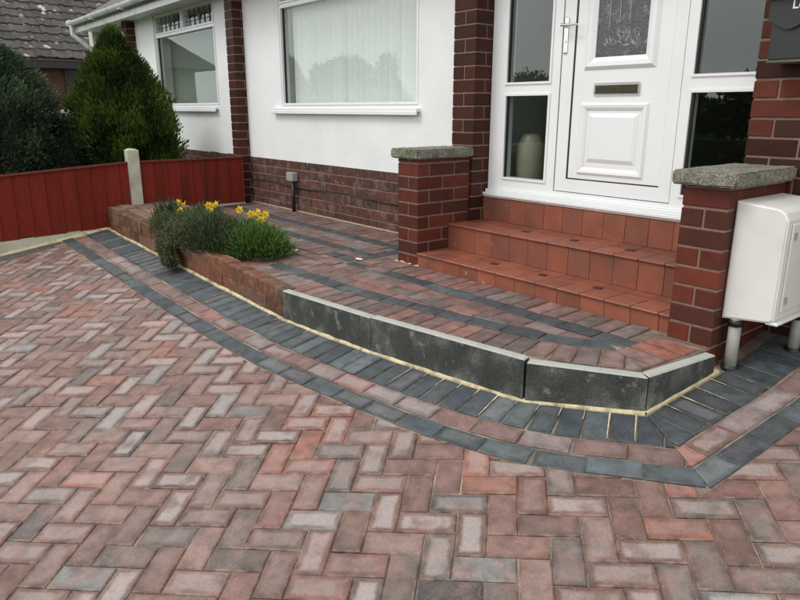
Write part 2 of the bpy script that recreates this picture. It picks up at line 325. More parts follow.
class Paving:
    def __init__(s, frame, M1=None, M2=None): s.F = frame; s.items = []; s.M1 = M1 or M_PAVE; s.M2 = M2 or M_PAVEA
    def add(s, cx, cy, ang, L, Wd, tone, alpha=0., clips=()):
        ca, sa = math.cos(ang), math.sin(ang); hl, hw = L / 2, Wd / 2
        rect = [(-hl, -hw), (hl, -hw), (hl, hw), (-hl, hw)]
        poly = [(cx + x * ca - y * sa, cy + x * sa + y * ca) for x, y in rect]; full = True
        for p, n in clips:
            if all((q[0] - p[0]) * n[0] + (q[1] - p[1]) * n[1] >= 0 for q in poly): continue
            full = False; poly = clip(poly, p, n)
            if len(poly) < 3: return
        if not full:
            poly = clean(poly)
            if len(poly) < 3 or area(poly) < .00025: return
        s.items.append(dict(c=(cx, cy), ang=ang, L=L, W=Wd, poly=poly, full=full, tone=tone, a=alpha))
    def size_px(s, it):
        c = it['poly']; P = [RC @ (np.array(s.F.P(q)) - np.array([0, 0, CAM_H])) for q in c]
        if min(p[2] for p in P) < .2: return -1
        U = [(p[0] / p[2] * F_PX + 400, p[1] / p[2] * F_PX + 300) for p in P]
        if max(u[0] for u in U) < 0 or min(u[0] for u in U) > 800 or max(u[1] for u in U) < 0 or min(u[1] for u in U) > 600: return 0
        return abs(area(U))
    def build(s, parent, limit=300, name='paving_block', h=.05):
        s.items.sort(key=lambda i: -s.size_px(i)); cache = {}; mb = MB(); F = s.F
        R4 = F.M.to_4x4()
        for k, it in enumerate(s.items):
            L, Wd = it['L'], it['W']; dz = random.gauss(0, .0013); tilt = (random.gauss(0, .006), random.gauss(0, .006))
            sx, sy = .1 / (L / 2 + .002), .05 / (Wd / 2 + .002)
            T = Matrix.Rotation(tilt[0], 4, 'X') @ Matrix.Rotation(tilt[1], 4, 'Y')
            if it['full']:
                key = (round(L, 3), round(Wd, 3)); hl, hw = L / 2, Wd / 2
                if key not in cache:
                    g = paver_geo([(-hl, -hw), (hl, -hw), (hl, hw), (-hl, hw)], lambda x, y: (x * sx, y * sy), h)
                    cache[key] = (g, MB().add(g[0], g[1], uvs=g[2]).mesh(name, s.M1))
                g, me = cache[key]; Mx = Matrix.Translation(F.P(it['c'], dz)) @ R4 @ Matrix.Rotation(it['ang'], 4, 'Z') @ T
            else:
                c = it['c']; ca, sa = math.cos(it['ang']), math.sin(it['ang'])
                g0 = (sum(q[0] for q in it['poly']) / len(it['poly']), sum(q[1] for q in it['poly']) / len(it['poly']))
                off = (g0[0] - c[0], g0[1] - c[1])
                uvf = lambda x, y: (((x + off[0]) * ca + (y + off[1]) * sa) * sx, (-(x + off[0]) * sa + (y + off[1]) * ca) * sy)
                g = paver_geo([(q[0] - g0[0], q[1] - g0[1]) for q in it['poly']], uvf, h)
                me = None; Mx = Matrix.Translation(F.P(g0, dz)) @ R4 @ T
            if k < limit:
                if me is None: me = MB().add(g[0], g[1], uvs=g[2]).mesh(name, s.M1)
                o = bpy.data.objects.new(name, me); o.color = (*it['tone'], it['a']); o.matrix_world = Mx; link(o, parent)
            else: mb.add([Mx @ Vector(v) for v in g[0]], g[1], (*it['tone'], it['a']), g[2])
        if mb.v: mb.obj(name, s.M2, parent, kind='stuff')

# tones (linear albedo)
DRIVE = [((.125, .070, .056), 8), ((.168, .090, .073), 6.5), ((.235, .092, .066), 2.2), ((.116, .085, .073), 6.5), ((.20, .122, .103), 4.5), ((.150, .142, .135), 1.7), ((.062, .054, .051), .8), ((.150, .072, .058), 3)]
def drive_tone():
    t = random.choices([d[0] for d in DRIVE], [d[1] for d in DRIVE])[0]
    t = jit(t, .12); return t, (random.uniform(.35, .9) if random.random() < .46 else random.uniform(0, .3))
def red_tone(): return jit(random.choice([(.15, .085, .075), (.18, .10, .085), (.14, .10, .09), (.24, .115, .095), (.20, .15, .14)]), .12), random.uniform(0, .25) if random.random() < .8 else .6
def path_tone(): t, a = red_tone(); return tuple(x * .86 for x in t), a * .35
def band_tone(): t, a = blue_tone(); return tuple(x * .82 for x in t), a * .3
def blue_tone(): return jit(random.choice([(.044, .055, .062), (.054, .064, .070), (.038, .045, .05), (.072, .088, .095), (.048, .054, .064)]), .15), random.choice([0, 0, .05, .1, .22])

# --------------------------------------------------- kerb line (world XY)
K = [(-6.80, 1.868), (-3.40, 1.862), (-2.64, 1.945), (-1.735, 2.092), (-1.31, 2.343), (-1.262, 2.83), (-1.245, 3.33)]
def smooth(pts, it=3):
    for _ in range(it):
        q = [pts[0]]
        for a, b in zip(pts, pts[1:]):
            q += [(a[0] * .75 + b[0] * .25, a[1] * .75 + b[1] * .25), (a[0] * .25 + b[0] * .75, a[1] * .25 + b[1] * .75)]
        pts = q + [pts[-1]]
    return pts
class Curve:
    """polyline with straight run-on at both ends; offset o > 0 lies to the right of travel"""
    def __init__(s, pts):
        s.p = [Vector(q) for q in pts]; s.d = [0.]
        for a, b in zip(s.p, s.p[1:]): s.d.append(s.d[-1] + (b - a).length)
        s.L = s.d[-1]
    def at(s, u, o=0.):
        i = 0
        while i < len(s.d) - 2 and u > s.d[i + 1]: i += 1
        a, b = s.p[i], s.p[i + 1]; t = (b - a).normalized(); p = a + t * (u - s.d[i])
        # blend tangent for smooth normals
        lo, hi = max(0, min(s.L, u - .06)), max(0, min(s.L, u + .06))
        def raw(w):
            j = 0
            while j < len(s.d) - 2 and w > s.d[j + 1]: j += 1
            return s.p[j] + (s.p[j + 1] - s.p[j]).normalized() * (w - s.d[j])
        if hi - lo > .02: t = (raw(hi) - raw(lo)).normalized()
        return p + Vector((t.y, -t.x)) * o, t
def stpts(F, pts): return [F.st(*p) for p in pts]
def row(pav, crv, u0, u1, o0, o1, L, tonef, gap=.005, clips=(), var=0.):
    """lay blocks between offsets o0..o1; L = length along the line"""
    u = u0; om = (o0 + o1) / 2
    while u < u1:
        pa, _ = crv.at(u, om); v = u + L
        for _ in range(3):
            pb, _ = crv.at(v, om); v += L - (pb - pa).length
        pm, t = crv.at((u + v) / 2, om); ang = math.atan2(t.y, t.x); Wd = abs(o1 - o0); tone, al = tonef()
        if L < Wd: pav.add(pm.x, pm.y, ang + math.pi / 2, Wd - gap, L - gap, tone, al, clips)
        else: pav.add(pm.x, pm.y, ang + random.gauss(0, .004), L - gap, Wd - gap, tone, al, clips)
        u = v
# ------------------------------------------------------------------ driveway
drive = empty('driveway', kind='structure')
legA = smooth(K[:5], 3); legA[-1] = K[4]
cA = Curve(stpts(FD, legA)); cB = Curve(stpts(FD, K[4:]))
pc = Vector(FD.st(*K[4])); tA = (Vector(FD.st(*K[4])) - Vector(FD.st(*K[3]))).normalized(); tB = (Vector(FD.st(*K[5])) - pc).normalized()
bis = (tB + tA).normalized()         # direction of travel across the mitre
clA = [((pc.x, pc.y), (-bis.x, -bis.y))]; clB = [((pc.x, pc.y), (bis.x, bis.y))]
fence_s = FD.st(-6.79, 1.8)[0]; clF = [((fence_s, 0), (1, 0))]
wall_t = FD.st(-1.2, 3.335)[1]; clW = [((0, wall_t), (0, -1))]
border = empty('paving_border', kind='structure')
pb = Paving(FD)
ext = .5
row(pb, cA, .02, cA.L + ext, .016, .220, .1015, blue_tone, .0055, clA + clF)
row(pb, cA, .06, cA.L + ext, .225, .326, .2, red_tone, .005, clA + clF)
row(pb, cA, -.02, cA.L + ext, .332, .432, .2, blue_tone, .0045, clA + clF)
row(pb, cB, -ext, cB.L + .1, .016, .220, .1015, blue_tone, .0055, clB + clW)
row(pb, cB, -ext + .03, cB.L + .1, .225, .326, .2, red_tone, .005, clB + clW)
row(pb, cB, -ext + .06, cB.L + .1, .332, .432, .2, blue_tone, .0045, clB + clW)
# dark edging rows along the fence
def fence_tone(): return jit(random.choice([(.085, .075, .07), (.07, .07, .075), (.10, .09, .085)]), .12), .1
O1 = FD.st(-6.78, 1.42)
for k in range(22):
    for j in range(2):
        pb.add(fence_s + .055 + j * .102, O1[1] - .1 - k * .2 - j * .08, math.pi / 2, .195, .097, *fence_tone())
pb.build(border, 300)

OFF = .436
def outer_planes(curves, off):
    """half-planes (point, outward normal) along an offset line"""
    out = []
    for crv, nn in curves:
        for i in range(nn):
            u = crv.L * (i + .5) / nn; p, t = crv.at(u, off); out.append(((p.x, p.y), (t.y, -t.x)))
    return out
OUT = outer_planes([(cA, 14), (cB, 3)], OFF)
phi_v = Vector((.745, .662, .083)); ph = math.atan2(phi_v.dot(FD.ey), phi_v.dot(FD.ex))
o0 = FD.st(-1.2901, 1.41); ux, uy = (math.cos(ph), math.sin(ph)), (-math.sin(ph), math.cos(ph))
pv = Paving(FD, paver_mat('brindle_block', 'object', tone2=True), paver_mat('brindle_block_joined', 'attr', tone2=True))
s_lo = fence_s + .206; s_hi = FD.st(2.4, 0)[0]; t_lo = FD.st(0, -1.6)[1]
for i in range(-75, 60):
    for j in range(-60, 75):
        k = (i - j) % 4
        if k not in (0, 1): continue
        # k==1: left half of a horizontal block; k==0: lower half of a vertical block
        if k == 1: ci, cj, ang = i + 1.0, j + .5, ph
        else: ci, cj, ang = i + .5, j + 1.0, ph + math.pi / 2
        x = o0[0] + .1 * (ci * ux[0] + cj * uy[0]); y = o0[1] + .1 * (ci * ux[1] + cj * uy[1])
        if x < s_lo - .12 or x > s_hi or y < t_lo or y > wall_t: continue
        best = max(((x - p[0]) * n[0] + (y - p[1]) * n[1], q) for q, (p, n) in enumerate(OUT))
        if best[0] < -.12: continue
        tone, al = drive_tone()
        cl = [OUT[best[1]], ((s_lo, 0), (1, 0)), ((0, wall_t), (0, -1))]
        pv.add(x + random.gauss(0, .0010), y + random.gauss(0, .0010), ang + random.gauss(0, .006), .1958, .0962, tone, al, cl)
pv.build(drive, 300)
# bedding sand under the blocks, sheet reaches to the street
def sheet(name, pts, zf, M, parent=None, **kw):
    return MB().add([(x, y, zf(x, y)) for x, y in pts], [list(range(len(pts)))]).obj(name, M, parent, **kw)
sheet('bedding_sand', [(-6.82, -1.7), (2.6, -1.7), (2.6, 3.36), (-1.30, 3.36), (-1.30, 2.83), (-1.34, 2.37), (-1.75, 2.12), (-2.65, 1.97), (-3.40, 1.89), (-6.82, 1.89)], lambda x, y: zd(x, y) - .0065, M_SAND, drive)
# farther down, beyond the block geometry that can be picked apart
M_FARPAVE = mat('far_block_paving', (.17, .125, .11), .8, var=.3, scale=7, speck=.3, bump=.5)
sheet('driveway_apron', [(-6.82, -6.2), (6, -6.2), (6, 3.34), (2.6, 3.34), (2.6, -1.7), (-6.82, -1.7)], zd, M_FARPAVE, kind='structure')
# kerb pointing: a rough cream fillet plus smears pulled out over the joints
def fillet(name, pts, parent):
    crv = Curve(stpts(FD, pts)); mb = MB(); n = int(crv.L / .02); ring = []
    for i in range(n + 1):
        u = crv.L * i / n; w = (.001 + .007 * min(1, max(0, (u - 1.5) / 3.0))) + .007 * mnoise.noise(Vector((u * 9, 3, 0))) + .005 * mnoise.noise(Vector((u * 40, 1, 0))); hh = .004 + .004 * mnoise.noise(Vector((u * 14, 7, 2)))
        a, _ = crv.at(u, -.012); b, _ = crv.at(u, .006); c, _ = crv.at(u, .005 + max(w, .003))
        ring.append([FD.P(a, .006 + hh), FD.P(b, .002 + hh), FD.P(c, .0006), FD.P(c, -.02)])
    vs = [q for r_ in ring for q in r_]; fs = [[i * 4 + k, i * 4 + k + 1, i * 4 + k + 5, i * 4 + k + 4] for i in range(n) for k in range(3)]
    return mb.add(vs, fs).obj(name, M_POINTING, parent, smooth=True)
fillet('pointing', K[:5], border); fillet('pointing', [K[4], K[5]], border)
sm = MB()
def smear(crv, u, ln, w, skew=0.):
    """pale pointing lying in a joint between two border blocks, widest at the kerb"""
    k = 7; L_, R_ = [], []
    for i in range(k + 1):
        q = i / k; ww = max(.0012, w * (1 - q * .75) * (.8 + .5 * mnoise.noise(Vector((u * 31, q * 5, 2))))); o = .012 + ln * q
        L_.append(FD.P(crv.at(u - ww / 2, o)[0], .0018)); R_.append(FD.P(crv.at(u + ww / 2, o)[0], .0018))
    sm.add(L_ + R_, [[i, i + 1, k + 2 + i, k + 1 + i] for i in range(k)])
us = []; u = .02
while u < cA.L:
    us.append(u); a_, _ = cA.at(u, .126); v = u + .1015
    for _ in range(3): v += .1015 - (cA.at(v, .126)[0] - a_).length
    u = v
for k, u in enumerate(us):
    if u > cA.L - .02 or u < 2.2: continue
    if u > 4.35 or random.random() < .25: smear(cA, u, random.choice([.05, .08, .12, .2]), random.uniform(.006, .011) * (1.25 if u > 4.9 else 1))
ub = -ext
while ub < cB.L:
    a_, _ = cB.at(ub, .126)
    if .03 < ub < .5: smear(cB, ub, random.choice([.08, .15, .2]), .010)
    ub += .1015
sm.obj('pointing_smear', M_POINTING, border)

# ------------------------------------------------------------------ raised path
terr = empty('raised_path', kind='structure')
iA = Curve(stpts(FT, legA)); iB = Curve(stpts(FT, K[4:]))
pcT = Vector(FT.st(*K[4])); tAt = (pcT - Vector(FT.st(*K[3]))).normalized(); tBt = (Vector(FT.st(*K[5])) - pcT).normalized(); bT = (tAt + tBt).normalized()
cTA = [((pcT.x, pcT.y), (-bT.x, -bT.y))]; cTB = [((pcT.x, pcT.y), (bT.x, bT.y))]
x_bed = FT.st(-4.36, 0)[0]; yS = lambda y: FT.st(0, y)[1]
pt = Paving(FT)
clip_left = [((x_bed, 0), (1, 0))]
u0 = 2.44
row(pt, iA, u0 - .1, iA.L + .2, -.262, -.056, .1015, path_tone, .006, cTA + clip_left)
row(pt, iA, 2.72, iA.L + .2, -.366, -.266, .2, band_tone, .005, cTA + [((FT.st(-1.50, 0)[0], 0), (-1, 0)), ((0, yS(2.552)), (0, -1))])
# orange blocks tight against the last kerb
for k in range(4):
    p, t = iB.at(.055 + k * .1015, -.165)
    pt.add(p.x, p.y, math.atan2(t.y, t.x) + math.pi / 2, .205, .091, jit((.25, .088, .058) if k > 1 else (.17, .10, .085), .08), .05, cTB + [((0, yS(2.80)), (0, -1))])
# row against the steps
stp = Curve([FT.st(-3.34, 2.862), FT.st(-1.515, 2.862)])
row(pt, stp, 0, 1.72, .004, .204, .1015, path_tone, .006)
row(pt, stp, -.40, 1.76, .209, .309, .2, band_tone, .005)
INS = [(p, (-n[0], -n[1])) for p, n in outer_planes([(iA, 14), (iB, 3)], -.370)]
# infill courses between the two blue lines
yb = 2.549; r_ = 0
while yb > 1.9:
    x = -4.36 - (r_ % 2) * .1 - .07 * (r_ % 3)
    while x < -1.3:
        L = .2 if random.random() < .86 else .1
        cx, cy = FT.st(x + L / 2, yb - .05)
        cl = [min(((cx - p[0]) * n[0] + (cy - p[1]) * n[1], i, (p, n)) for i, (p, n) in enumerate(INS))[2]]
        q = min(((cx - p[0]) * n[0] + (cy - p[1]) * n[1]) for p, n in INS)
        if q > -.12: pt.add(cx, cy, 0, L - .005, .0955, *path_tone(), cl + clip_left + [((FT.st(-1.505, 0)[0], 0), (-1, 0))])
        x += L
    yb -= .1005; r_ += 1
pt.build(terr, 300)
path = empty('house_path', kind='structure')
pp = Paving(FT)
def line(x0, x1, yc, w, L, tf, gap=.005, off=0.):
    c = Curve([FT.st(x0, yc + w / 2), FT.st(x1, yc + w / 2)])
    row(pp, c, off, c.L - L * .4, 0, w, L, tf, gap, [((FT.st(x1, 0)[0], 0), (-1, 0)), ((FT.st(x0, 0)[0], 0), (1, 0))])
line(-6.82, -4.10, 2.665, .2, .1015, path_tone)                       # headers along the back of the bed
for yy in (2.555,): line(-4.36, -3.79, yy + .1, .1, .2, band_tone)
line(-4.10, -3.80, 2.755, .1, .2, path_tone)
line(-6.82, -3.82, 2.816, .1, .2, band_tone)                          # blue line
for i, yy in enumerate((2.918, 3.020)): line(-6.82, -3.82, yy, .1, .2, path_tone, off=-.1 * (i % 2))
line(-6.82, -3.57, 3.122, .1, .2, band_tone)
line(-6.82, -3.57, 3.277, .2, .1015, path_tone)
line(-6.82, -3.57, 3.420, .08, .2, path_tone)
c = Curve([FT.st(-3.815, 2.66), FT.st(-3.815, 3.07)]); row(pp, c, 0, .40, 0, .1, .2, band_tone)
for i, yy in enumerate((2.61, 2.712, 2.814, 2.916, 3.018)): line(-3.712, -3.57 if yy > 2.85 else -3.36, yy, .1, .2, path_tone, off=-.06 * i)
line(-3.57, -3.36, 2.80, .1, .2, path_tone)
pp.build(path, 300)
# solid body of the raised ground, top just under the blocks
inK = [(-4.37, 1.96), (-3.40, 1.90), (-2.65, 1.985), (-1.755, 2.13), (-1.345, 2.37), (-1.31, 2.80)]
tb = MB().prism(inK + [(-1.31, 3.45), (-4.37, 3.45)], 0, lambda x, y: zt(x, y) - .008)
tb.prism([(-6.84, 2.56), (-4.37, 2.56), (-4.37, 3.45), (-6.84, 3.45)], 0, lambda x, y: zt(x, y) - .008)
tb.obj('terrace_base', M_SAND, terr)
# kerb stones: four upright concrete edgings
def kerb(i, p, q, gap0=.003, gap1=.003, end0=None, end1=None):
    p, q = Vector(p), Vector(q); t = (q - p).normalized(); nrm = Vector((t.y, -t.x)); L = (q - p).length
    a, b = gap0, L - gap1
    A = [p + t * a, p + t * b, p + t * (b - (end1 or 0)) - nrm * .05, p + t * (a + (end0 or 0)) - nrm * .05]
    mb = MB(); zT = lambda x, y: .5535 + .006 * math.sin(i * 2.1); c = .006
    poly = [(v.x, v.y) for v in A]
    n_ = 16; bot = []; 
    low = lambda x, y: zd(x, y) - .06
    vs, fs = [], []
    mb.prism(poly, low, lambda x, y: zT(x, y) - c, mi=0, mtop=0)
    ins = inset(poly, c); n = 4
    vs = [(x, y, zT(x, y) - c) for x, y in poly] + [(x, y, zT(x, y)) for x, y in ins]
    mb.add(vs, [[4, 5, 6, 7]] + [[k, (k + 1) % 4, 4 + (k + 1) % 4, 4 + k] for k in range(4)], mi=1)
    return mb.obj('kerb_stone', [M_KERBFACE, M_KERBTOP], terr)
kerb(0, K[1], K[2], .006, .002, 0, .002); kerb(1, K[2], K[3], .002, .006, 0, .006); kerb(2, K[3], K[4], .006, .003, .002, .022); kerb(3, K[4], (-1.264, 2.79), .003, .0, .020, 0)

# ------------------------------------------------------------------ brickwork
BR_H, BR = .0865, .0735
brick_cache = {}
def brick_mesh(L, D, H, M, name='brick'):
    k = (round(L, 3), round(D, 3), round(H, 3), M.name, name)
    if k not in brick_cache: brick_cache[k] = MB().box(0, k[0], 0, k[1], 0, k[2], bev=.0025).mesh(name, M)
    return brick_cache[k]
def brick(parent, loc, ang, L, D, H, M, tone, name='brick'):
    o = bpy.data.objects.new(name, brick_mesh(L, D, H, M, name)); o.location = loc; o.rotation_euler = (random.gauss(0, .002), random.gauss(0, .002), ang + random.gauss(0, .002))
    o.color = (*tone, 1); return link(o, parent)
def pier(parent, x0, x1, y0, y1, z0, n, tones, M=M_BRICK, joint=.011, mort=M_MORTAR, flip=0, H=BR_H):
    w = x1 - x0; D = y1 - y0
    part('mortar', mort, parent, x0 + .005, x1 - .005, y0 + .005, y1 - .004, z0, z0 + n * H - .004)
    for c in range(n):
        z = z0 + c * H; y = y0; first = (c + flip) % 2 == 0; h = H - joint
        segs = []
        if first: segs.append((.108, 1)); rest = D - .108
        else: rest = D
        while rest > .03:
            l = min(.226, rest)
            if rest - l < .06 and rest - l > 0: l = rest
            segs.append((l, 0 if l > .13 else 1)); rest -= l
        for l, cross in segs:
            ly = l - joint if y + l < y1 - .02 else l
            if cross: brick(parent, (x0, y, z), 0, w, ly, h, M, jit(random.choice(tones), .14))
            else:
                hw = (w - joint) / 2
                brick(parent, (x0, y, z), 0, hw, ly, h, M, jit(random.choice(tones), .14)); brick(parent, (x1 - hw, y, z), 0, hw, ly, h, M, jit(random.choice(tones), .14))
            y += l
def bwall(parent, P, ang, L, z0, n, tones, M, joint=.011, H=BR_H, bl=.237, start=0., D=.1):
    """stretcher-bond face: P start corner, run direction ang, wall thickness to the left of travel"""
    ca, sa = math.cos(ang), math.sin(ang)
    for c in range(n):
        u = -(start + (c % 2) * bl / 2) % bl - bl
        while u < L:
            a, b = max(u, 0), min(u + bl - joint, L); u += bl
            if b - a < .03: continue
            pr = random.gauss(0, .0012)
            brick(parent, (P[0] + a * ca + pr * sa, P[1] + a * sa - pr * ca, z0 + c * H), ang, b - a, D, H - joint, M, jit(random.choice(tones), .16))
T_SHADED = [(.047, .0155, .0105), (.038, .0145, .0105), (.058, .018, .011), (.044, .019, .013)]  # same brick as the piers, with the upper pillars' shade put into the tones
T_RED = [(.108, .027, .0165), (.092, .0245, .0165), (.124, .031, .018), (.072, .0245, .0175)]
T_OLD = [(.095, .042, .032), (.082, .040, .032), (.108, .046, .033), (.075, .042, .034)]

# ------------------------------------------------------------------ the house
YW = 3.46; Z0 = .58; EAVE = 2.78
house = empty('house', (-4.2, 3.46, .5), label='white rendered bungalow with wide window, brick pillars and white front door', cat='house')
hp = Matrix.Translation((4.2, -3.46, -.5))
def H(o):                       # parts are modelled in world coordinates
    o.matrix_parent_inverse = hp; return o
def under(parent_empty):
    return parent_empty
def hpart(name, M, *a, **kw): return H(part(name, M, house, *a, **kw))
# walls of the house with the window opening (x -6.13..-4.05, z 1.60..2.80)
wm = MB(); t_ = .28
for b_ in ((-6.875, -6.13, YW, YW + t_, 1.08, 2.78), (-4.05, -3.50, YW, YW + t_, 1.08, 2.78), (-6.13, -4.05, YW, YW + t_, 1.08, 1.60), (-6.13, -4.05, YW, YW + t_, 2.745, 2.78)): wm.box(*b_)
H(wm.obj('rendered_wall', M_RENDER, house))
hpart('wall_core', M_OLDMORTAR, -6.875, -3.50, YW + .006, YW + t_, .2, 1.078)
plinth = empty('brick_plinth', parent=house); H(plinth)
bwall(plinth, (-6.875, YW), 0, 3.375, Z0 - .005, 6, T_OLD, M_OLDBRICK, start=.06)
for nm, x0, x1 in (('brick_pillar', -3.545, -3.334), ('brick_pillar', -7.05, -6.873)):
    e = empty(nm, parent=house); H(e)
    pier(e, x0, x1, 3.342, 3.342 + (.19 if x0 > -5 else .40), Z0 - .10 * (x0 > -5), 26, T_SHADED, joint=.010)
e = empty('brick_pillar', parent=house); H(e)
part('mortar', M_MORTAR, e, -1.505, -.30, 3.348, 3.60, .40, 2.77)
bwall(e, (-1.51, 3.342), 0, 1.2, .42, 27, T_SHADED + T_RED[:2], M_BRICK, start=.118)
# rest of the shell
sh = MB()
for b_ in ((-6.96, -6.70, YW + t_ + .12, 8.6, .2, 2.78), (-1.50, -1.30, 3.6, 8.6, .2, 2.78), (-6.96, -1.30, 8.6, 8.8, .2, 2.78), (-3.50, -3.36, 3.75, 8.6, .6, 2.76)): sh.box(*b_)
sh.box(-6.9, -1.4, 3.74, 8.6, .70, .96); sh.box(-6.9, -1.4, 3.46, 8.6, 2.785, 2.82)
sh.box(-3.36, -1.5, 3.60, 3.74, .6, .96)
H(sh.obj('inner_walls', M_ROOM, house))
hpart('carpet', M_CARPET, -6.70, -1.5, 3.76, 8.58, .962, .97)
# roof, soffit, fascia, gutter over both halves
def roof_run(parent, x0, x1, fix):
    ye, ze = 3.16, 2.79
    o = MB().add([(x0, ye - .05, ze + .08), (x1, ye - .05, ze + .08), (x1, 8.4, ze + 3.3), (x0, 8.4, ze + 3.3), (x0, ye - .05, ze + .02), (x1, ye - .05, ze + .02), (x1, 8.4, ze + 3.2), (x0, 8.4, ze + 3.2)],
                 [[0, 1, 2, 3], [7, 6, 5, 4], [0, 4, 5, 1], [1, 5, 6, 2], [2, 6, 7, 3], [3, 7, 4, 0]]).obj('roof', mat('slate_grey_roof', (.10, .09, .085), .9, var=.3), parent)
    fix(o)
    fix(part('soffit', M_UPVC_OLD, parent, x0, x1, ye + .022, YW + .03, ze - .03, ze - .012))
    fix(part('fascia', M_UPVC_OLD, parent, x0, x1, ye, ye + .02, ze - .06, ze + .10))
    g = MB(); n = 10; vs = []
    for x in (x0 - .05, x1):
        for rr in (.056, .050):
            for k in range(n + 1):
                a = math.pi + math.pi * k / n; vs.append((x, ye - .06 + rr * math.cos(a), ze + .09 + rr * math.sin(a)))
    m_ = n + 1; fs = []
    for k in range(n): fs += [[k, k + 1, 2 * m_ + k + 1, 2 * m_ + k], [m_ + k + 1, m_ + k, 3 * m_ + k, 3 * m_ + k + 1]]
    fs += [[0, 2 * m_, 3 * m_, m_], [m_ - 1, 2 * m_ - 1, 4 * m_ - 1, 3 * m_ - 1]]
    for k in range(n): fs.append([k, m_ + k, m_ + k + 1, k + 1])
    g.add(vs, fs); g.tube([(x0 - .055, ye - .06, ze + .075), (x0 - .04, ye - .06, ze + .075)], .058, 14)
    x = x0 + 1.2
    while x < x1:
        g.box(x, x + .03, ye - .122, ye, ze + .02, ze + .035); x += 1.3
    o = g.obj('gutter', M_UPVC_OLD, parent, smooth=False); fix(o)
roof_run(house, -6.96, .2, H)

# window with frame, panes, top lights
def window(parent, fix, gx0, gx1, zg0, zg1, zt0, zt1, ycut, leaded=False, cillx=(0, 0), interior=True):
    w = empty('window', parent=parent); fix(w)
    fr = MB(); x0, x1 = gx0 - .05, gx1 + .035; y0, y1 = YW + .012, YW + .075; z0, z1 = zg0 - .045, zt1 + .04
    mid = (gx0 + gx1) / 2
    fr.box(x0, gx0, y0, y1, z0, z1); fr.box(gx1, x1, y0, y1, z0, z1)
    fr.box(gx0, gx1, y0, y1, z0, zg0); fr.box(gx0, gx1, y0, y1, zg1, zt0); fr.box(gx0, gx1, y0, y1, zt1, z1)
    fr.box(mid - .035, mid + .035, y0, y1, zt0, zt1)
    # raised beads round each light
    for a, b, c_, d in ((gx0, gx1, zg0, zg1), (gx0, mid - .035, zt0, zt1), (mid + .035, gx1, zt0, zt1)):
        q = .018
        fr.box(a - q, b + q, y0 - .012, y0 - .0005, c_ - q, c_); fr.box(a - q, b + q, y0 - .012, y0 - .0005, d, d + q)
        fr.box(a - q, a, y0 - .012, y0 - .0005, c_, d); fr.box(b, b + q, y0 - .012, y0 - .0005, c_, d)
    fr.obj('frame', M_UPVC, w)
    part('gasket', M_GASKET, w, gx0, gx0 + .010, y0 + .012, y0 + .030, zg0, zg1)
    for a, b, c_, d in ((gx0, gx1, zg0, zg1), (gx0, mid - .035, zt0, zt1), (mid + .035, gx1, zt0, zt1)):
        MB().add([(a, y0 + .028, c_), (b, y0 + .028, c_), (b, y0 + .028, d), (a, y0 + .028, d)], [[0, 1, 2, 3]]).obj('pane', M_GLASS, w)
        if leaded and c_ > zg1:
            ld = MB(); cx, cz = (a + b) / 2, (c_ + d) / 2; yy = (y0 + .018, y0 + .026)
            for k in range(1, 6): xx = a + (b - a) * k / 6; ld.box(xx - .0028, xx + .0028, *yy, c_, d)
            for k in range(1, 3): zz = c_ + (d - c_) * k / 3; ld.box(a, b, yy[0] + .001, yy[1] + .001, zz - .0028, zz + .0028)
            ld.add([(cx, yy[0] - .002, cz - .045), (cx + .04, yy[0] - .002, cz), (cx, yy[0] - .002, cz + .045), (cx - .04, yy[0] - .002, cz)], [[0, 1, 2, 3]])
            ld.obj('leading', M_LEAD, w)
    # projecting cill with drip
    cl = MB().box(cillx[0], cillx[1], YW - .045, YW + .03, zg0 - .075, zg0 - .046, bev=.004); cl.box(cillx[0], cillx[1], YW - .05, YW - .035, zg0 - .100, zg0 - .070, bev=.003)
    cl.obj('cill', M_UPVC, w)
window(house, H, -6.095, -4.075, 1.635, 2.50, 2.56, 2.70, YW, True, (-6.28, -4.02))
# entrance frame
YD = 3.50
door_set = empty('door_frame', parent=house); H(door_set)
fr = MB(); top = 2.77
for b_ in ((-3.33, -3.19, YD, YD + .07, 1.045, top), (-2.835, -2.758, YD, YD + .07, 1.045, top), (-1.955, -1.893, YD, YD + .07, 1.045, top), (-1.553, -1.512, YD, YD + .07, 1.045, top),
           (-3.19, -2.835, YD, YD + .07, 1.045, 1.132), (-3.19, -2.835, YD, YD + .07, 1.664, 1.749), (-3.19, -2.835, YD, YD + .07, top - .07, top),
           (-1.893, -1.553, YD, YD + .07, 1.045, 1.132), (-1.893, -1.553, YD, YD + .07, 1.664, 1.756), (-1.893, -1.553, YD, YD + .07, top - .07, top),
           (-2.758, -1.955, YD, YD + .07, 1.045, 1.075), (-2.758, -1.955, YD, YD + .07, top - .05, top)): fr.box(*b_)
for a, b, c_, d in ((-3.19, -2.835, 1.132, 1.664), (-3.19, -2.835, 1.749, top - .07), (-1.893, -1.553, 1.132, 1.664), (-1.893, -1.553, 1.756, top - .07)):
    q = .014
    fr.box(a - q, b + q, YD - .008, YD - .0005, c_ - q, c_); fr.box(a - q, b + q, YD - .008, YD - .0005, d, d + q); fr.box(a - q, a, YD - .008, YD - .0005, c_, d); fr.box(b, b + q, YD - .008, YD - .0005, c_, d)
fr.obj('frame', M_UPVC, door_set)
part('gasket', M_GASKET, door_set, -3.19, -3.178, YD + .004, YD + .02, 1.132, 1.664); part('gasket', M_GASKET, door_set, -3.19, -3.18, YD + .004, YD + .02, 1.749, top - .07)
part('gasket', M_GASKET, door_set, -1.893, -1.881, YD + .004, YD + .02, 1.132, 1.664); part('gasket', M_GASKET, door_set, -1.893, -1.881, YD + .004, YD + .02, 1.756, top - .07)
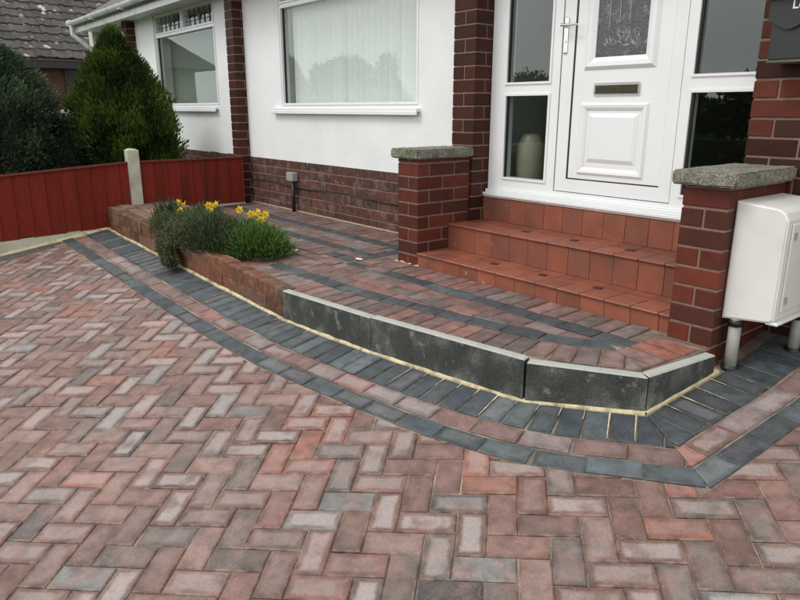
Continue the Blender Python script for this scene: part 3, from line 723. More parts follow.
for a, b, c_, d in ((-3.19, -2.835, 1.132, 1.664), (-3.19, -2.835, 1.749, top - .07), (-1.893, -1.553, 1.132, 1.664), (-1.893, -1.553, 1.756, top - .07)):
    MB().add([(a, YD + .024, c_), (b, YD + .024, c_), (b, YD + .024, d), (a, YD + .024, d)], [[0, 1, 2, 3]]).obj('pane', M_DGLASS, door_set)
th = MB().box(-3.335, -1.508, 3.452, YD + .06, 1.000, 1.020, bev=.003); th.box(-3.325, -1.515, 3.468, YD + .06, 1.0205, 1.044, bev=.003)
th.obj('threshold', M_UPVC, door_set)
part('sealant', mat('grey_sealant', (.50, .44, .40), .8), door_set, -3.33, -1.512, 3.458, 3.50, .990, .9995)
# door leaf
leaf = empty('door', parent=house); H(leaf)
lf = MB(); ys = YD + .004
lf.box(-2.752, -2.668, ys, YD + .06, 1.08, top - .055); lf.box(-2.030, -1.961, ys, YD + .06, 1.08, top - .055)
lf.box(-2.668, -2.030, ys, YD + .06, 1.08, 1.158); lf.box(-2.668, -2.030, ys, YD + .06, top - .13, top - .055)
lf.obj('sash', M_UPVC, leaf)
part('gasket', M_GASKET, leaf, -2.668, -2.657, ys + .004, ys + .03, 1.158, top - .13); part('gasket', M_GASKET, leaf, -2.657, -2.030, ys + .004, ys + .03, 1.158, 1.166)
part('gasket', M_GASKET, leaf, -2.7585, -2.7525, ys + .002, ys + .03, 1.08, top - .06)
yi = YD + .010
pn = MB()                                     # slab with a hole for the glass
for b_ in ((-2.657, -2.518, yi, YD + .05, 1.166, top - .13), (-2.183, -2.034, yi, YD + .05, 1.166, top - .13), (-2.518, -2.183, yi, YD + .05, 1.166, 1.862), (-2.518, -2.183, yi, YD + .05, 2.60, top - .13)): pn.box(*b_)
def mould(mb, x0, x1, z0, z1, w, y0, h):
    """picture-frame moulding: outer edge low, ridge in the middle, inner edge low"""
    rings = [(0, 0), (w * .3, h), (w * .62, h * .85), (w, h * .1)]
    vs = []
    for ins_, hh in rings: vs += [(x0 + ins_, y0 - hh, z0 + ins_), (x1 - ins_, y0 - hh, z0 + ins_), (x1 - ins_, y0 - hh, z1 - ins_), (x0 + ins_, y0 - hh, z1 - ins_)]
    fs = [[r * 4 + k, r * 4 + (k + 1) % 4, r * 4 + 4 + (k + 1) % 4, r * 4 + 4 + k] for r in range(3) for k in range(4)]
    mb.add(vs, fs)
mould(pn, -2.588, -2.118, 1.800, 2.64, .070, yi - .0005, .016)
mould(pn, -2.592, -2.134, 1.193, 1.618, .046, yi - .0005, .013)
x0, x1, z0, z1 = -2.530, -2.196, 1.270, 1.556          # raised field of the lower panel
pn.add([(x0, yi - .001, z0), (x1, yi - .001, z0), (x1, yi - .001, z1), (x0, yi - .001, z1), (x0 + .022, yi - .011, z0 + .022), (x1 - .022, yi - .011, z0 + .022), (x1 - .022, yi - .011, z1 - .022), (x0 + .022, yi - .011, z1 - .022)],
       [[4, 5, 6, 7]] + [[k, (k + 1) % 4, 4 + (k + 1) % 4, 4 + k] for k in range(4)])
pn.obj('panel', M_UPVC, leaf)
part('pane', M_OBSCURE, leaf, -2.520, -2.181, yi + .006, yi + .012, 1.860, 2.602)
et = MB()
for xx in (-2.44, -2.375, -2.31): et.box(xx - .0025, xx + .0025, yi + .003, yi + .0055, 2.03 + .02 * (xx > -2.4), 2.6)
for k in range(34):           # etched flower sprays near the foot of the glass
    a = random.uniform(.15, 2.9); r0 = random.uniform(.01, .05); r1 = r0 + random.uniform(.02, .06); cx, cz = random.choice([(-2.43, 1.90), (-2.34, 1.93), (-2.25, 1.91)])
    p, q = (cx + r0 * math.cos(a), cz + r0 * math.sin(a)), (min(-2.19, max(-2.51, cx + r1 * math.cos(a + .3))), cz + r1 * math.sin(a + .3)); dx, dz = (q[1] - p[1]) * .09, -(q[0] - p[0]) * .09
    m_ = ((p[0] + q[0]) / 2, (p[1] + q[1]) / 2)
    et.add([(p[0], yi + .0045, p[1]), (m_[0] + dx, yi + .0045, m_[1] + dz), (q[0], yi + .0045, q[1]), (m_[0] - dx, yi + .0045, m_[1] - dz)], [[0, 1, 2, 3]])
et.obj('etching', M_ETCH, leaf)
lb = MB(); a0, a1, b0, b1 = -2.507, -2.203, 1.655, 1.728
lb.box(a0, a1, yi - .008, yi - .0005, b0, b0 + .014, bev=.003); lb.box(a0, a1, yi - .008, yi - .0005, b1 - .016, b1, bev=.003); lb.box(a0, a0 + .012, yi - .008, yi - .0005, b0 + .014, b1 - .016); lb.box(a1 - .012, a1, yi - .008, yi - .0005, b0 + .014, b1 - .016)
lbo = lb.obj('letter_plate', M_CHROME, leaf)
part('letter_flap', mat('bronze_flap', (.10, .085, .06), .25, metal=.9, var=.3, scale=30), leaf, a0 + .0125, a1 - .0125, yi - .006, yi - .0006, b0 + .0145, b1 - .0165, bev=.002)
hd = MB().box(-2.745, -2.716, ys - .011, ys - .0005, 1.905, 2.11, bev=.004)
hd.tube([(-2.731, ys - .008, 2.06), (-2.731, ys - .05, 2.06)], .010, 10); hd.tube([(-2.738, ys - .05, 2.062), (-2.70, ys - .052, 2.062), (-2.62, ys - .047, 2.058)], [.009, .0085, .006], 10)
hd.tube([(-2.731, ys - .010, 1.975), (-2.731, ys - .016, 1.975)], .009, 12)
hd.obj('handle', M_CHROME, leaf)

# hall vase behind the left side light
vz = MB().lathe([(0, 0), (.085, 0), (.10, .05), (.105, .25), (.10, .36), (.07, .42), (.055, .44), (.05, .43), (.04, .2), (0, .19)], 24)
o = vz.obj('vase', M_VASE, smooth=True, label='pale vase standing inside behind the lower left side light', cat='vase'); o.location = (-3.13, 3.71, .98)

# vertical blinds in the front room
bl = empty('vertical_blind', (-5.1, 3.60, 2.7), label='pale vertical slat blind hanging inside the wide front window', cat='blind')
x = -6.02; k = 0
while x < -4.0:
    o = MB().box(-.046, .046, -.0006, .0006, -1.13, 0).obj('slat', M_BLIND, bl); o.location = (x + 5.1, 0, 0); o.rotation_euler = (0, 0, R(24 + random.gauss(0, 4))); x += .083
part('head_rail', M_UPVC, bl, -1.05, 1.1, -.02, .02, .0, .035)

# ------------------------------------------------------------------ entrance steps
steps = empty('entrance_steps', (-2.4, 3.1, .55), label='three terracotta tiled steps rising to the front door', cat='steps')
sp = Matrix.Translation((2.4, -3.1, -.55))
def stile(name, M, *a, color=None, bev=0.):
    o = part(name, M, steps, *a, color=color, bev=bev); o.matrix_parent_inverse = sp; return o
X0, X1 = -3.352, -1.508
y1s, y2s, y3s = 2.868, 3.146, 3.464; z1s, z2s, z3s = .655, .826, .990
stile('step_core', M_GROUT, X0, X1, y1s + .012, 3.54, .3, z1s - .012); stile('step_core', M_GROUT, X0, X1, y2s + .012, 3.54, z1s - .011, z2s - .012); stile('step_core', M_GROUT, X0, X1, y3s + .012, 3.54, z2s - .011, z3s - .002)
T_T = [(.255, .076, .042), (.235, .071, .041), (.275, .083, .045), (.205, .068, .043)]
Xj = -2.49
def tiles_x():
    x = Xj - math.ceil((Xj - X0) / .1505) * .1505; out = []
    while x < X1:
        a, b = max(x, X0), min(x + .1505, X1); x += .1505
        if b - a > .02: out.append((a, b))
    return out
for lvl, (yr, za, zb) in enumerate(((y1s, .50, z1s - .014), (y2s, z1s + .0005, z2s - .014), (y3s, z2s + .0005, z3s))):
    for a, b in tiles_x(): stile('riser_tile', M_TILE, a + .0012, b - .0012, yr + random.gauss(0, .0006), yr + .0118, za, zb, color=jit(random.choice(T_T), .07), bev=.0012)
for lvl, (yr, ye_, z_) in enumerate(((y1s, y2s, z1s), (y2s, y3s, z2s))):
    for a, b in tiles_x():
        stile('tread_tile', M_TILE, a + .0012, b - .0012, yr - .014, yr + .150, z_ - .0118, z_ + random.gauss(0, .0004), color=jit(random.choice(T_T), .1), bev=.004)
        stile('tread_tile', M_TILE, a + .0012, b - .0012, yr + .1525, ye_ - .0005, z_ - .0118, z_ + random.gauss(0, .0004), color=jit(random.choice(T_T), .1), bev=.0012)
    for k in range(3):
        gx = -2.792 + .377 * k; stile('grip_insert', M_GRIP, gx - .024, gx + .024, yr + .132, yr + .172, z_ + .0008, z_ + .0035)

# ------------------------------------------------------------------ the two brick piers
def coping(parent, x0, x1, y0, y1, z0, z1):
    bm = bmesh.new(); bmesh.ops.create_cube(bm, size=1)
    for v in bm.verts: v.co = Vector(((x0 + x1) / 2 + v.co.x * (x1 - x0), (y0 + y1) / 2 + v.co.y * (y1 - y0), (z0 + z1) / 2 + v.co.z * (z1 - z0)))
    bmesh.ops.bevel(bm, geom=bm.edges[:], offset=.009, segments=2, affect='EDGES')
    bmesh.ops.subdivide_edges(bm, edges=[e for e in bm.edges if e.calc_length() > .08], cuts=14, use_grid_fill=True)
    bmesh.ops.triangulate(bm, faces=bm.faces[:])
    for v in bm.verts:
        d = mnoise.noise_vector(v.co * 24) * .0035 + mnoise.noise_vector(v.co * 70) * .002; v.co += d
    me = bpy.data.meshes.new('coping'); bm.to_mesh(me); bm.free(); me.materials.append(M_COPING)
    o = bpy.data.objects.new('coping', me); return link(o, parent)
pl = empty('brick_pier', label='brick pier with mossy stone coping left of the door steps', cat='brick pier')
pier(pl, -3.556, -3.352, 2.866, 3.338, .552 - .0865 + .0865 * 0, 10, T_RED, flip=0)
coping(pl, -3.60, -3.315, 2.832, 3.338, 1.330 - .062, 1.330)
pr_ = empty('brick_pier', label='brick pier with mossy stone coping right of the door steps beside the meter box', cat='brick pier')
pier(pr_, -1.505, -1.300, 2.805, 3.338, .400, 10, T_RED, flip=1)
coping(pr_, -1.548, -1.262, 2.765, 3.338, 1.330 - .062, 1.330)

ck = MB(); random.seed(5)
for k in range(16):
    x = -3.56 + random.uniform(0, .23); y = 2.852 + random.uniform(-.012, .010); s_ = random.uniform(.006, .016); z = zt(x, y)
    ck.add([(x + s_ * 1.5 * a, y + s_ * b, z + s_ * .45 * c_) for a, b, c_ in ((1, 0, 0), (-1, 0, 0), (0, 1, 0), (0, -1, 0), (.2, .1, 1), (0, 0, -1))], [[0, 2, 4], [2, 1, 4], [1, 3, 4], [3, 0, 4]])
ck.obj('mortar_crumbs', M_POINTING, kind='stuff')
wl = MB(); nn = 150; vs = []
for i in range(nn + 1):
    x = -6.86 + 3.3 * i / nn; w = .012 + .012 * mnoise.noise(Vector((x * 8, 1, 4))); vs += [(x, YW - .001, zt(x, YW) + .010), (x, YW - .006 - max(w, .003), zt(x, YW) + .0012)]
wl.add(vs, [[2 * i, 2 * i + 1, 2 * i + 3, 2 * i + 2] for i in range(nn)]); wl.obj('pointing', mat('pinkish_pointing', (.36, .24, .17), .95, var=.3, scale=20), path)
# ------------------------------------------------------------------ meter box on its two legs
mtr = empty('meter_box', (-1.2, 3.1, .7), label='off white gas meter box fixed to the right brick pier on grey legs', cat='meter box')
prof = [(-1.297, .700), (-1.097, .722), (-1.085, .735), (-1.085, 1.150), (-1.100, 1.180), (-1.125, 1.196), (-1.297, 1.212)]
mb = MB(); n = len(prof); bm = bmesh.new(); ya, yb_ = 2.864, 3.312
vs = [bm.verts.new((x, ya, z)) for x, z in prof]; f = bm.faces.new(vs); ex_ = bmesh.ops.extrude_face_region(bm, geom=[f])
for v in [g for g in ex_['geom'] if isinstance(g, bmesh.types.BMVert)]: v.co.y = yb_
bmesh.ops.recalc_face_normals(bm, faces=bm.faces[:]); bmesh.ops.bevel(bm, geom=[e for e in bm.edges if abs((e.verts[0].co - e.verts[1].co).y) < .01], offset=.008, segments=3, affect='EDGES')
me = bpy.data.meshes.new('housing'); bm.to_mesh(me); bm.free(); me.materials.append(M_WHITEP)
o = bpy.data.objects.new('housing', me); link(o, mtr); o.matrix_parent_inverse = Matrix.Translation((1.2, -3.1, -.7))
def mpart(mb, name, M, smooth=False):
    o = mb.obj(name, M, mtr, smooth=smooth); o.matrix_parent_inverse = Matrix.Translation((1.2, -3.1, -.7))
mpart(MB().box(-1.0845, -1.077, 2.905, 3.295, .765, 1.135, bev=.003), 'door', M_WHITEP)
mpart(MB().box(-1.120, -1.068, 2.872, 3.32, .712, .726, bev=.004), 'drip_lip', M_WHITEP)
mpart(MB().box(-1.077, -1.070, 2.92, 2.935, .80, .83).box(-1.077, -1.070, 2.92, 2.935, 1.07, 1.10), 'hinge', M_GREYP)
mpart(MB().box(-1.0765, -1.0735, 3.25, 3.262, .95, .98), 'keyhole', M_BLACKP)
for lx, ly, r_ in ((-1.245, 2.895, .026), (-1.115, 3.215, .024)):
    mpart(MB().tube([(lx, ly, zd(lx, ly) - .02), (lx, ly, .705)], r_, 16), 'leg', M_GREYP, True)
    mpart(MB().tube([(lx, ly, zd(lx, ly) - .02), (lx, ly, zd(lx, ly) + .012)], r_ + .010, 16), 'foot', M_BLACKP, True)
    mpart(MB().tube([(lx, ly, .672), (lx, ly, .70)], r_ + .006, 16), 'collar', M_BLACKP, True)

# ------------------------------------------------------------------ wall letter box
lt = empty('letter_box', (-1.2, 3.34, 1.8), label='black wall mounted box reading Letters on the right brick pillar', cat='letter box')
def lpart(mb, name, M):
    o = mb.obj(name, M, lt); o.matrix_parent_inverse = Matrix.Translation((1.2, -3.34, -1.8)); return o
yf = 3.20
lpart(MB().box(-1.405, -1.03, yf, 3.338, 1.785, 2.00, bev=.004), 'body', M_BLACK)
# hood, overhanging, with scalloped lower edge
hx0, hx1 = -1.418, -1.017
pts = [(hx0, 1.985)]
for k in range(25):
    q = k / 24; pts.append((hx0 + (hx1 - hx0) * q, 1.925 + .020 * math.cos(q * 4 * math.pi + .4)))
pts.append((hx1, 1.985)); pts += [(hx1, 2.035), (hx0, 2.035)]
sc_ = MB(); m_ = len(pts); vs = [(x, yf - .012, z) for x, z in pts] + [(x, yf - .003, z) for x, z in pts]
sc_.add(vs, [list(range(m_)), [2 * m_ - 1 - i for i in range(m_)]] + [[i, m_ + i, m_ + (i + 1) % m_, (i + 1) % m_] for i in range(m_)])
lpart(sc_, 'flap', M_BLACK)
lpart(MB().add([(-1.445, yf - .035, 2.030), (-.99, yf - .035, 2.030), (-.99, 3.338, 2.12), (-1.445, 3.338, 2.12), (-1.445, yf - .035, 2.040), (-.99, yf - .035, 2.040), (-.99, 3.338, 2.135), (-1.445, 3.338, 2.135)],
              [[3, 2, 1, 0], [4, 5, 6, 7], [0, 1, 5, 4], [1, 2, 6, 5], [2, 3, 7, 6], [3, 0, 4, 7]]), 'lid', M_BLACK)
lpart(MB().box(-1.405, -1.03, yf - .006, 3.335, 1.772, 1.784, bev=.002), 'base_lip', mat('worn_edge', (.09, .085, .06), .5))
def text(s, size, loc, name):
    cu = bpy.data.curves.new(name, 'FONT'); cu.body = s; cu.size = size; cu.extrude = .0006; cu.offset = .0006
    cu.materials.append(M_LETTER); tmp = bpy.data.objects.new(name, cu); COL.objects.link(tmp); bpy.context.view_layer.update()
    me = bpy.data.meshes.new_from_object(tmp.evaluated_get(bpy.context.evaluated_depsgraph_get())); bpy.data.objects.remove(tmp); me.materials.clear(); me.materials.append(M_LETTER)
    o = bpy.data.objects.new(name, me); o.rotation_euler = (R(90), 0, 0); o.location = Vector(loc) - Vector((-1.2, 3.34, 1.8)); return link(o, lt)
text('Letters', .052, (-1.327, yf - .0135, 1.985), 'lettering')
# small crest below the hood
cr_ = MB(); cx, cz = -1.262, 1.897
for k in range(9):
    a = 2 * math.pi * k / 9; cr_.tube([(cx + .006 * math.cos(a), yf - .002, cz + .006 * math.sin(a)), (cx + .016 * math.cos(a), yf - .003, cz + .016 * math.sin(a))], [.0022, .001], 5)
lpart(cr_, 'emblem', M_LETTER)

# ------------------------------------------------------------------ low wall of the flower bed
gw = empty('planter_wall', label='low stained brick wall holding the raised flower bed', cat='garden wall')
topz = lambda x: .556 + .037 * (-3.4 - x)
n = 16; Lx = (6.74 - 3.405) / n
T_PL = [(.135, .058, .035), (.115, .054, .034), (.15, .062, .034), (.105, .058, .038), (.14, .080, .055)]
for r_ in range(2):
    for i in range(n + r_):
        xa = -6.74 + (i - r_ * .5) * Lx; xb = xa + Lx; xa, xb = max(xa, -6.74), min(xb, -3.405)
        if xb - xa < .04: continue
        za = (lambda x: zd(x, 1.87) - .02) if r_ == 0 else (lambda x: (zd(x, 1.87) * .5 + topz(x) * .5) + .0015)
        zb = (lambda x: (zd(x, 1.87) * .5 + topz(x) * .5) - .0015) if r_ == 0 else topz
        g = .0022; x0, x1 = xa + g, xb - g; dy = random.gauss(0, .003); dz = random.gauss(0, .003); c = .005
        y0, y1 = 1.868 + dy, 1.965 + dy
        poly = [(x0, y0), (x1, y0), (x1, y1), (x0, y1)]; ins = inset(poly, c)
        m2 = MB(); f_t = lambda x, y: zb(x) + dz
        m2.prism(poly, lambda x, y: za(x), lambda x, y: f_t(x, y) - c)
        m2.add([(x, y, f_t(x, y) - c) for x, y in poly] + [(x, y, f_t(x, y)) for x, y in ins], [[4, 5, 6, 7]] + [[k, (k + 1) % 4, 4 + (k + 1) % 4, 4 + k] for k in range(4)])
        m2.obj('brick', M_OLDBRICK, gw, color=jit(random.choice(T_PL), .15))
MB().prism([(-6.735, 1.876), (-3.41, 1.876), (-3.41, 1.958), (-6.735, 1.958)], lambda x, y: zd(x, y) - .02, lambda x, y: topz(x) - .008).obj('mortar', mat('damp_mortar', (.10, .065, .045), .95, var=.4, scale=15), gw)
cpv = MB().prism([(-6.80, 1.968), (-5.95, 1.968), (-5.95, 2.56), (-6.80, 2.56)], .3, lambda x, y: topz(x) - .022); cpv.obj('mortar', M_OLDMORTAR, gw)
for r_ in range(5):
    x = -6.79 - .11 * (r_ % 2)
    while x < -5.96:
        xa, xb = max(x, -6.79), min(x + .212, -5.955); x += .222; y0 = 1.975 + r_ * .116
        if xb - xa < .04: continue
        dz = random.gauss(0, .003)
        MB().prism([(xa, y0), (xb, y0), (xb, y0 + .106), (xa, y0 + .106)], lambda x_, y_: topz(x_) - .06, lambda x_, y_: topz(x_) + dz - .004).obj('brick', M_OLDBRICK, gw, color=jit(random.choice([(.21, .12, .095), (.18, .11, .09), (.24, .14, .11)]), .12))
MB().prism([(-5.948, 1.96), (-4.375, 1.96), (-4.375, 2.565), (-5.948, 2.565)], .2, lambda x, y: topz(x) - .035 + .012 * mnoise.noise(Vector((x * 3, y * 3, 0)))).obj('soil_bed', M_SOIL, kind='structure')
cb = MB()
random.seed(3)
for k in range(160):
    x, y = random.uniform(-5.9, -4.45), random.uniform(2.0, 2.52); s_ = random.uniform(.008, .028); z = topz(x) - .033
    cb.add([(x + s_ * random.uniform(.7, 1.2) * a, y + s_ * random.uniform(.7, 1.2) * b, z + s_ * .7 * c_) for a, b, c_ in ((1, 0, 0), (-1, 0, 0), (0, 1, 0), (0, -1, 0), (0, 0, 1), (0, 0, -1))], [[0, 2, 4], [2, 1, 4], [1, 3, 4], [3, 0, 4]])
cb.obj('soil_clods', M_SOIL, kind='stuff')
# loose pale stone on the wall end and the paving
for (x, y, z, s_, lab) in ((-3.775, 2.69, .563, .022, 'tiny white stone chip lying on the path left of the brick pier'), (-4.33, 2.50, .561, .03, 'pale flat stone flake at the right end of the flower bed')):
    bm = bmesh.new(); bmesh.ops.create_icosphere(bm, subdivisions=2, radius=1)
    for v in bm.verts: v.co = Vector((v.co.x * s_ * 1.6, v.co.y * s_, v.co.z * s_ * .2)) * (1 + .25 * mnoise.noise(v.co * 2.3))
    me = bpy.data.meshes.new('stone'); bm.to_mesh(me); bm.free(); me.materials.append(mat('pale_stone', (.22, .145, .115) if s_ > .08 else (.62, .58, .50), .9, var=.2)); o = bpy.data.objects.new('stone', me); o.location = (x, y, z + s_ * .1)
    link(o, None, lab, 'stone')

# ------------------------------------------------------------------ fence
FX = -6.835
fe = empty('fence', (FX, 1.4, .4), label='dark red boarded fence with concrete post and gravel boards along the drive', cat='fence')
fi = Matrix.Translation((-FX, -1.4, -.4))
def fpart(mb, name, M, color=None):
    o = mb.obj(name, M, fe, color=color); o.matrix_parent_inverse = fi; return o
def panel(ya, yb, zbot, ztop):
    y = ya; k = 0
    while y < yb - .02:
        y2 = min(y + .132, yb); o_ = random.uniform(0, .002)
        x0, x1 = FX + .010 + o_, FX + .020 + o_
        mb = MB().prism([(x0 - .006, y + .001), (x1 - .010, y + .001), (x1 + .004, min(y2 + .010, yb)), (x0 + .004, min(y2 + .010, yb))], lambda x, q: zbot(q) + .012 * math.sin(k * 2.3) * (ya < 2), lambda x, q: ztop(q) - .012)
        fpart(mb, 'fence_board', M_FENCE, jit((.158, .019, .0115), .14)); y = y2; k += 1
    cap = MB().prism([(FX - .012, ya), (FX + .038, ya), (FX + .038, yb), (FX - .012, yb)], lambda x, q: ztop(q) - .016, lambda x, q: ztop(q))
    fpart(cap, 'capping_rail', M_FENCE, (.13, .03, .022))
    for zz in (.12, .30): fpart(MB().prism([(FX - .03, ya), (FX + .009, ya), (FX + .009, yb), (FX - .03, yb)], lambda x, q: zbot(q) + zz, lambda x, q: zbot(q) + zz + .035), 'rail', M_FENCE, (.10, .013, .010))
panel(2.225, 3.335, lambda y: .60, lambda y: 1.087)
panel(.30, 2.115, lambda y: .438 + .034 * (y - 1.0), lambda y: 1.018 + .062 * (y - 1.02))
panel(-1.65, .19, lambda y: .330 + .10 * (y - .2), lambda y: .97 + .10 * (y - .3))
for ya, yb in ((.30, 2.115), (-1.65, .19)):
    fpart(MB().prism([(FX - .015, ya), (FX + .030, ya), (FX + .030, yb), (FX - .015, yb)], lambda x, q: zd(x, q) - .05, (lambda x, q: .436 + .034 * (q - 1.0)) if ya > 0 else (lambda x, q: .328 + .10 * (q - .2))), 'gravel_board', M_CONC)
fpart(MB().box(FX - .015, FX + .03, 2.225, 3.335, .3, .598), 'gravel_board', M_CONC)
for yp, zt_ in ((2.17, 1.208), (.245, 1.09), (-1.70, .93)):
    m2 = MB(); m2.prism([(FX - .035, yp - .053), (FX + .062, yp - .053), (FX + .062, yp + .053), (FX - .035, yp + .053)], zd(FX, yp) - .1, zt_ - .014)
    m2.add([(FX - .035, yp - .053, zt_ - .014), (FX + .062, yp - .053, zt_ - .014), (FX + .062, yp + .053, zt_ - .014), (FX - .035, yp + .053, zt_ - .014), (FX - .025, yp - .02, zt_), (FX + .052, yp - .02, zt_), (FX + .052, yp + .02, zt_), (FX - .025, yp + .02, zt_)],
           [[4, 5, 6, 7]] + [[k, (k + 1) % 4, 4 + (k + 1) % 4, 4 + k] for k in range(4)])
    fpart(m2, 'concrete_post', M_CONC)
# cream haunching at the foot of the gravel board
hm = MB(); nn = 60; vs = []
for i in range(nn + 1):
    y = -1.6 + (1.86 + 1.6) * i / nn; w = .018 + .014 * mnoise.noise(Vector((y * 7, 0, 5)))
    vs += [(FX + .030, y, zd(FX, y) + .016), (FX + .036 + max(w, .004), y, zd(FX, y) + .002), (FX + .036 + max(w, .004), y, zd(FX, y) - .02)]
hm.add(vs, [[i * 3 + k, i * 3 + k + 1, i * 3 + k + 4, i * 3 + k + 3] for i in range(nn) for k in range(2)]); hm.obj('pointing', M_POINTING, border, smooth=True)

# ------------------------------------------------------------------ cable and capped pipe on the plinth
o = MB().tube([(-6.87 + .30 * i, YW - .008, .835 + .012 * math.sin(i * 1.3) + (.0 if i else .0)) for i in range(12)], .006, 6).obj('cable', M_BLACKP, label='thin black cable clipped along the brick plinth under the window', cat='cable')
pi_ = empty('capped_pipe', (-5.93, 3.42, .6), label='short black pipe with pale grey cap against the brick plinth', cat='pipe')
MB().tube([(0.02, 0, -.03), (0.02, 0, .30)], .019, 12).obj('pipe', M_BLACKP, pi_, smooth=True)
MB().box(-.062, .062, -.03, .035, .29, .375, bev=.006).obj('cap', M_GREYP, pi_)

# ------------------------------------------------------------------ the attached neighbour
nb = empty('neighbour_house', (-9.5, 3.46, .5), label='attached white rendered house beyond the fence with leaded top lights', cat='house')
ni = Matrix.Translation((9.5, -3.46, -.5))
def NB(o): o.matrix_parent_inverse = ni; return o
wm = MB()
for b_ in ((-9.46, -7.56, YW, YW + t_, 1.08, 1.60), (-10.17, -9.46, YW, YW + t_, 1.08, 2.78), (-7.56, -7.05, YW, YW + t_, 1.08, 2.78)): wm.box(*b_)
NB(wm.obj('rendered_wall', M_RENDER, nb))
NB(part('wall_core', M_OLDMORTAR, nb, -10.17, -7.05, YW + .006, YW + t_, .2, 1.078))
e = empty('brick_plinth', parent=nb); NB(e); bwall(e, (-10.17, YW), 0, 3.12, .58, 6, T_OLD, M_OLDBRICK)
e = empty('brick_pillar', parent=nb); NB(e); pier(e, -10.38, -10.17, 3.342, 3.75, .5, 27, T_SHADED, joint=.010)
window(nb, NB, -9.39, -7.615, 1.650, 2.475, 2.53, 2.72, YW, True, (-9.46, -7.60))
sh = MB()
for b_ in ((-12.2, -12.0, 3.40, 8.6, .2, 2.78), (-12.0, -10.38, 3.62, 3.70, .5, 2.78), (-12.2, -7.1, 8.6, 8.8, .2, 2.78), (-10.5, -10.36, 3.75, 8.6, .6, 2.76)): sh.box(*b_)
sh.box(-12.2, -7.1, 3.74, 8.6, .70, .96); sh.box(-12.2, -7.1, 3.46, 8.6, 2.785, 2.82)
NB(sh.obj('inner_walls', M_ROOM, nb))
# its porch door, pale, seen above the conifer
dm = empty('door', parent=nb); NB(dm)
MB().box(-11.8, -11.6, 3.56, 3.618, 1.0, 2.7).box(-10.6, -10.42, 3.56, 3.618, 1.0, 2.7).box(-11.15, -11.05, 3.56, 3.618, 1.0, 2.7).obj('frame', M_UPVC, dm)
MB().box(-11.05, -10.6, 3.575, 3.615, 1.0, 2.7).obj('panel', mat('pale_green_door', (.50, .55, .47), .5), dm)
MB().box(-11.6, -11.15, 3.575, 3.615, 1.0, 2.7).obj('pane', M_DARKGL, dm)
roof_run(nb, -12.02, -6.965, NB)
g = MB().tube([(-11.98, 3.10, 2.86), (-11.98, 3.10, 2.70), (-11.90, 3.30, 2.52), (-11.90, 3.37, 2.46), (-11.90, 3.37, .6)], .034, 10); NB(g.obj('downpipe', M_UPVC_OLD, nb))
# room blinds/net inside is left open; pale window board seen through glass
NB(part('window_board', M_UPVC, nb, -9.46, -7.56, 3.56, 3.80, 1.58, 1.60))
nc = MB(); k = 120; vs = []  # added sheet behind the pane, lifts the brightness of the neighbour window
for i in range(k + 1):
    x = -9.44 + 1.88 * i / k; y = 3.66 + .003 * math.sin(i * 1.05) + .002 * math.sin(i * 2.7); vs += [(x, y, 1.61), (x, y, 2.46)]
nc.add(vs, [[2 * i, 2 * i + 2, 2 * i + 3, 2 * i + 1] for i in range(k)]); nc.obj('brightening_sheet', mat('brightening_sheet', (.17, .20, .165), .9, var=.05, bump=0), smooth=True, label='added plain sheet brightening the neighbour window with leaded top lights', cat='backing sheet')
# wall lantern on the neighbour's brick pillar
ln = empty('wall_lantern', (-10.30, 3.30, 2.5), label='small white lantern on the far brick pillar above the conifer', cat='lantern')
MB().lathe([(0, .13), (.035, .125), (.065, .09), (.072, .05), (.070, .045)], 14).obj('shade', M_UPVC, ln, smooth=True)
MB().lathe([(.050, .045), (.045, -.06), (0, -.07)], 12).obj('globe', M_GREYP, ln, smooth=True)
MB().tube([(0, 0, -.05), (0, .02, -.10), (0, .05, -.10)], .012, 8).obj('bracket', M_UPVC, ln)

# ------------------------------------------------------------------ ground around
lawn_z = lambda x, y: zd(-6.84, min(max(y, -6.2), 3.6)) - .02
def strip(name, xs, ys, zf, M, **kw):
    vs = [(x, y, zf(x, y)) for y in ys for x in xs]; nx = len(xs)
    return MB().add(vs, [[j * nx + i, j * nx + i + 1, (j + 1) * nx + i + 1, (j + 1) * nx + i] for j in range(len(ys) - 1) for i in range(nx - 1)]).obj(name, M, **kw)
strip('lawn', [-70, -6.85], [-6.2, -3, 0, 3.6, 70], lawn_z, M_GRASS, kind='structure')
strip('yard', [-6.85, 30], [3.3, 70], lambda x, y: .42, M_GRASS, kind='structure')
strip('side_lawn', [6, 70], [-6.2, 3.34], lambda x, y: zd(0, y) - .15, M_GRASS, kind='structure')
strip('pavement', [-70, 70], [-8.0, -6.2], lambda x, y: -.97, mat('paving_slabs', (.28, .27, .25), .9, var=.2), kind='structure')
strip('road', [-70, 70], [-15.0, -8.0], lambda x, y: -1.08, M_ASPHALT, kind='structure')
strip('kerb', [-70, 70], [-8.12, -8.0], lambda x, y: -.965, M_CONC, kind='structure')
strip('ground', [-400, 400], [-400, 400], lambda x, y: -1.16, M_GRASS, kind='structure')

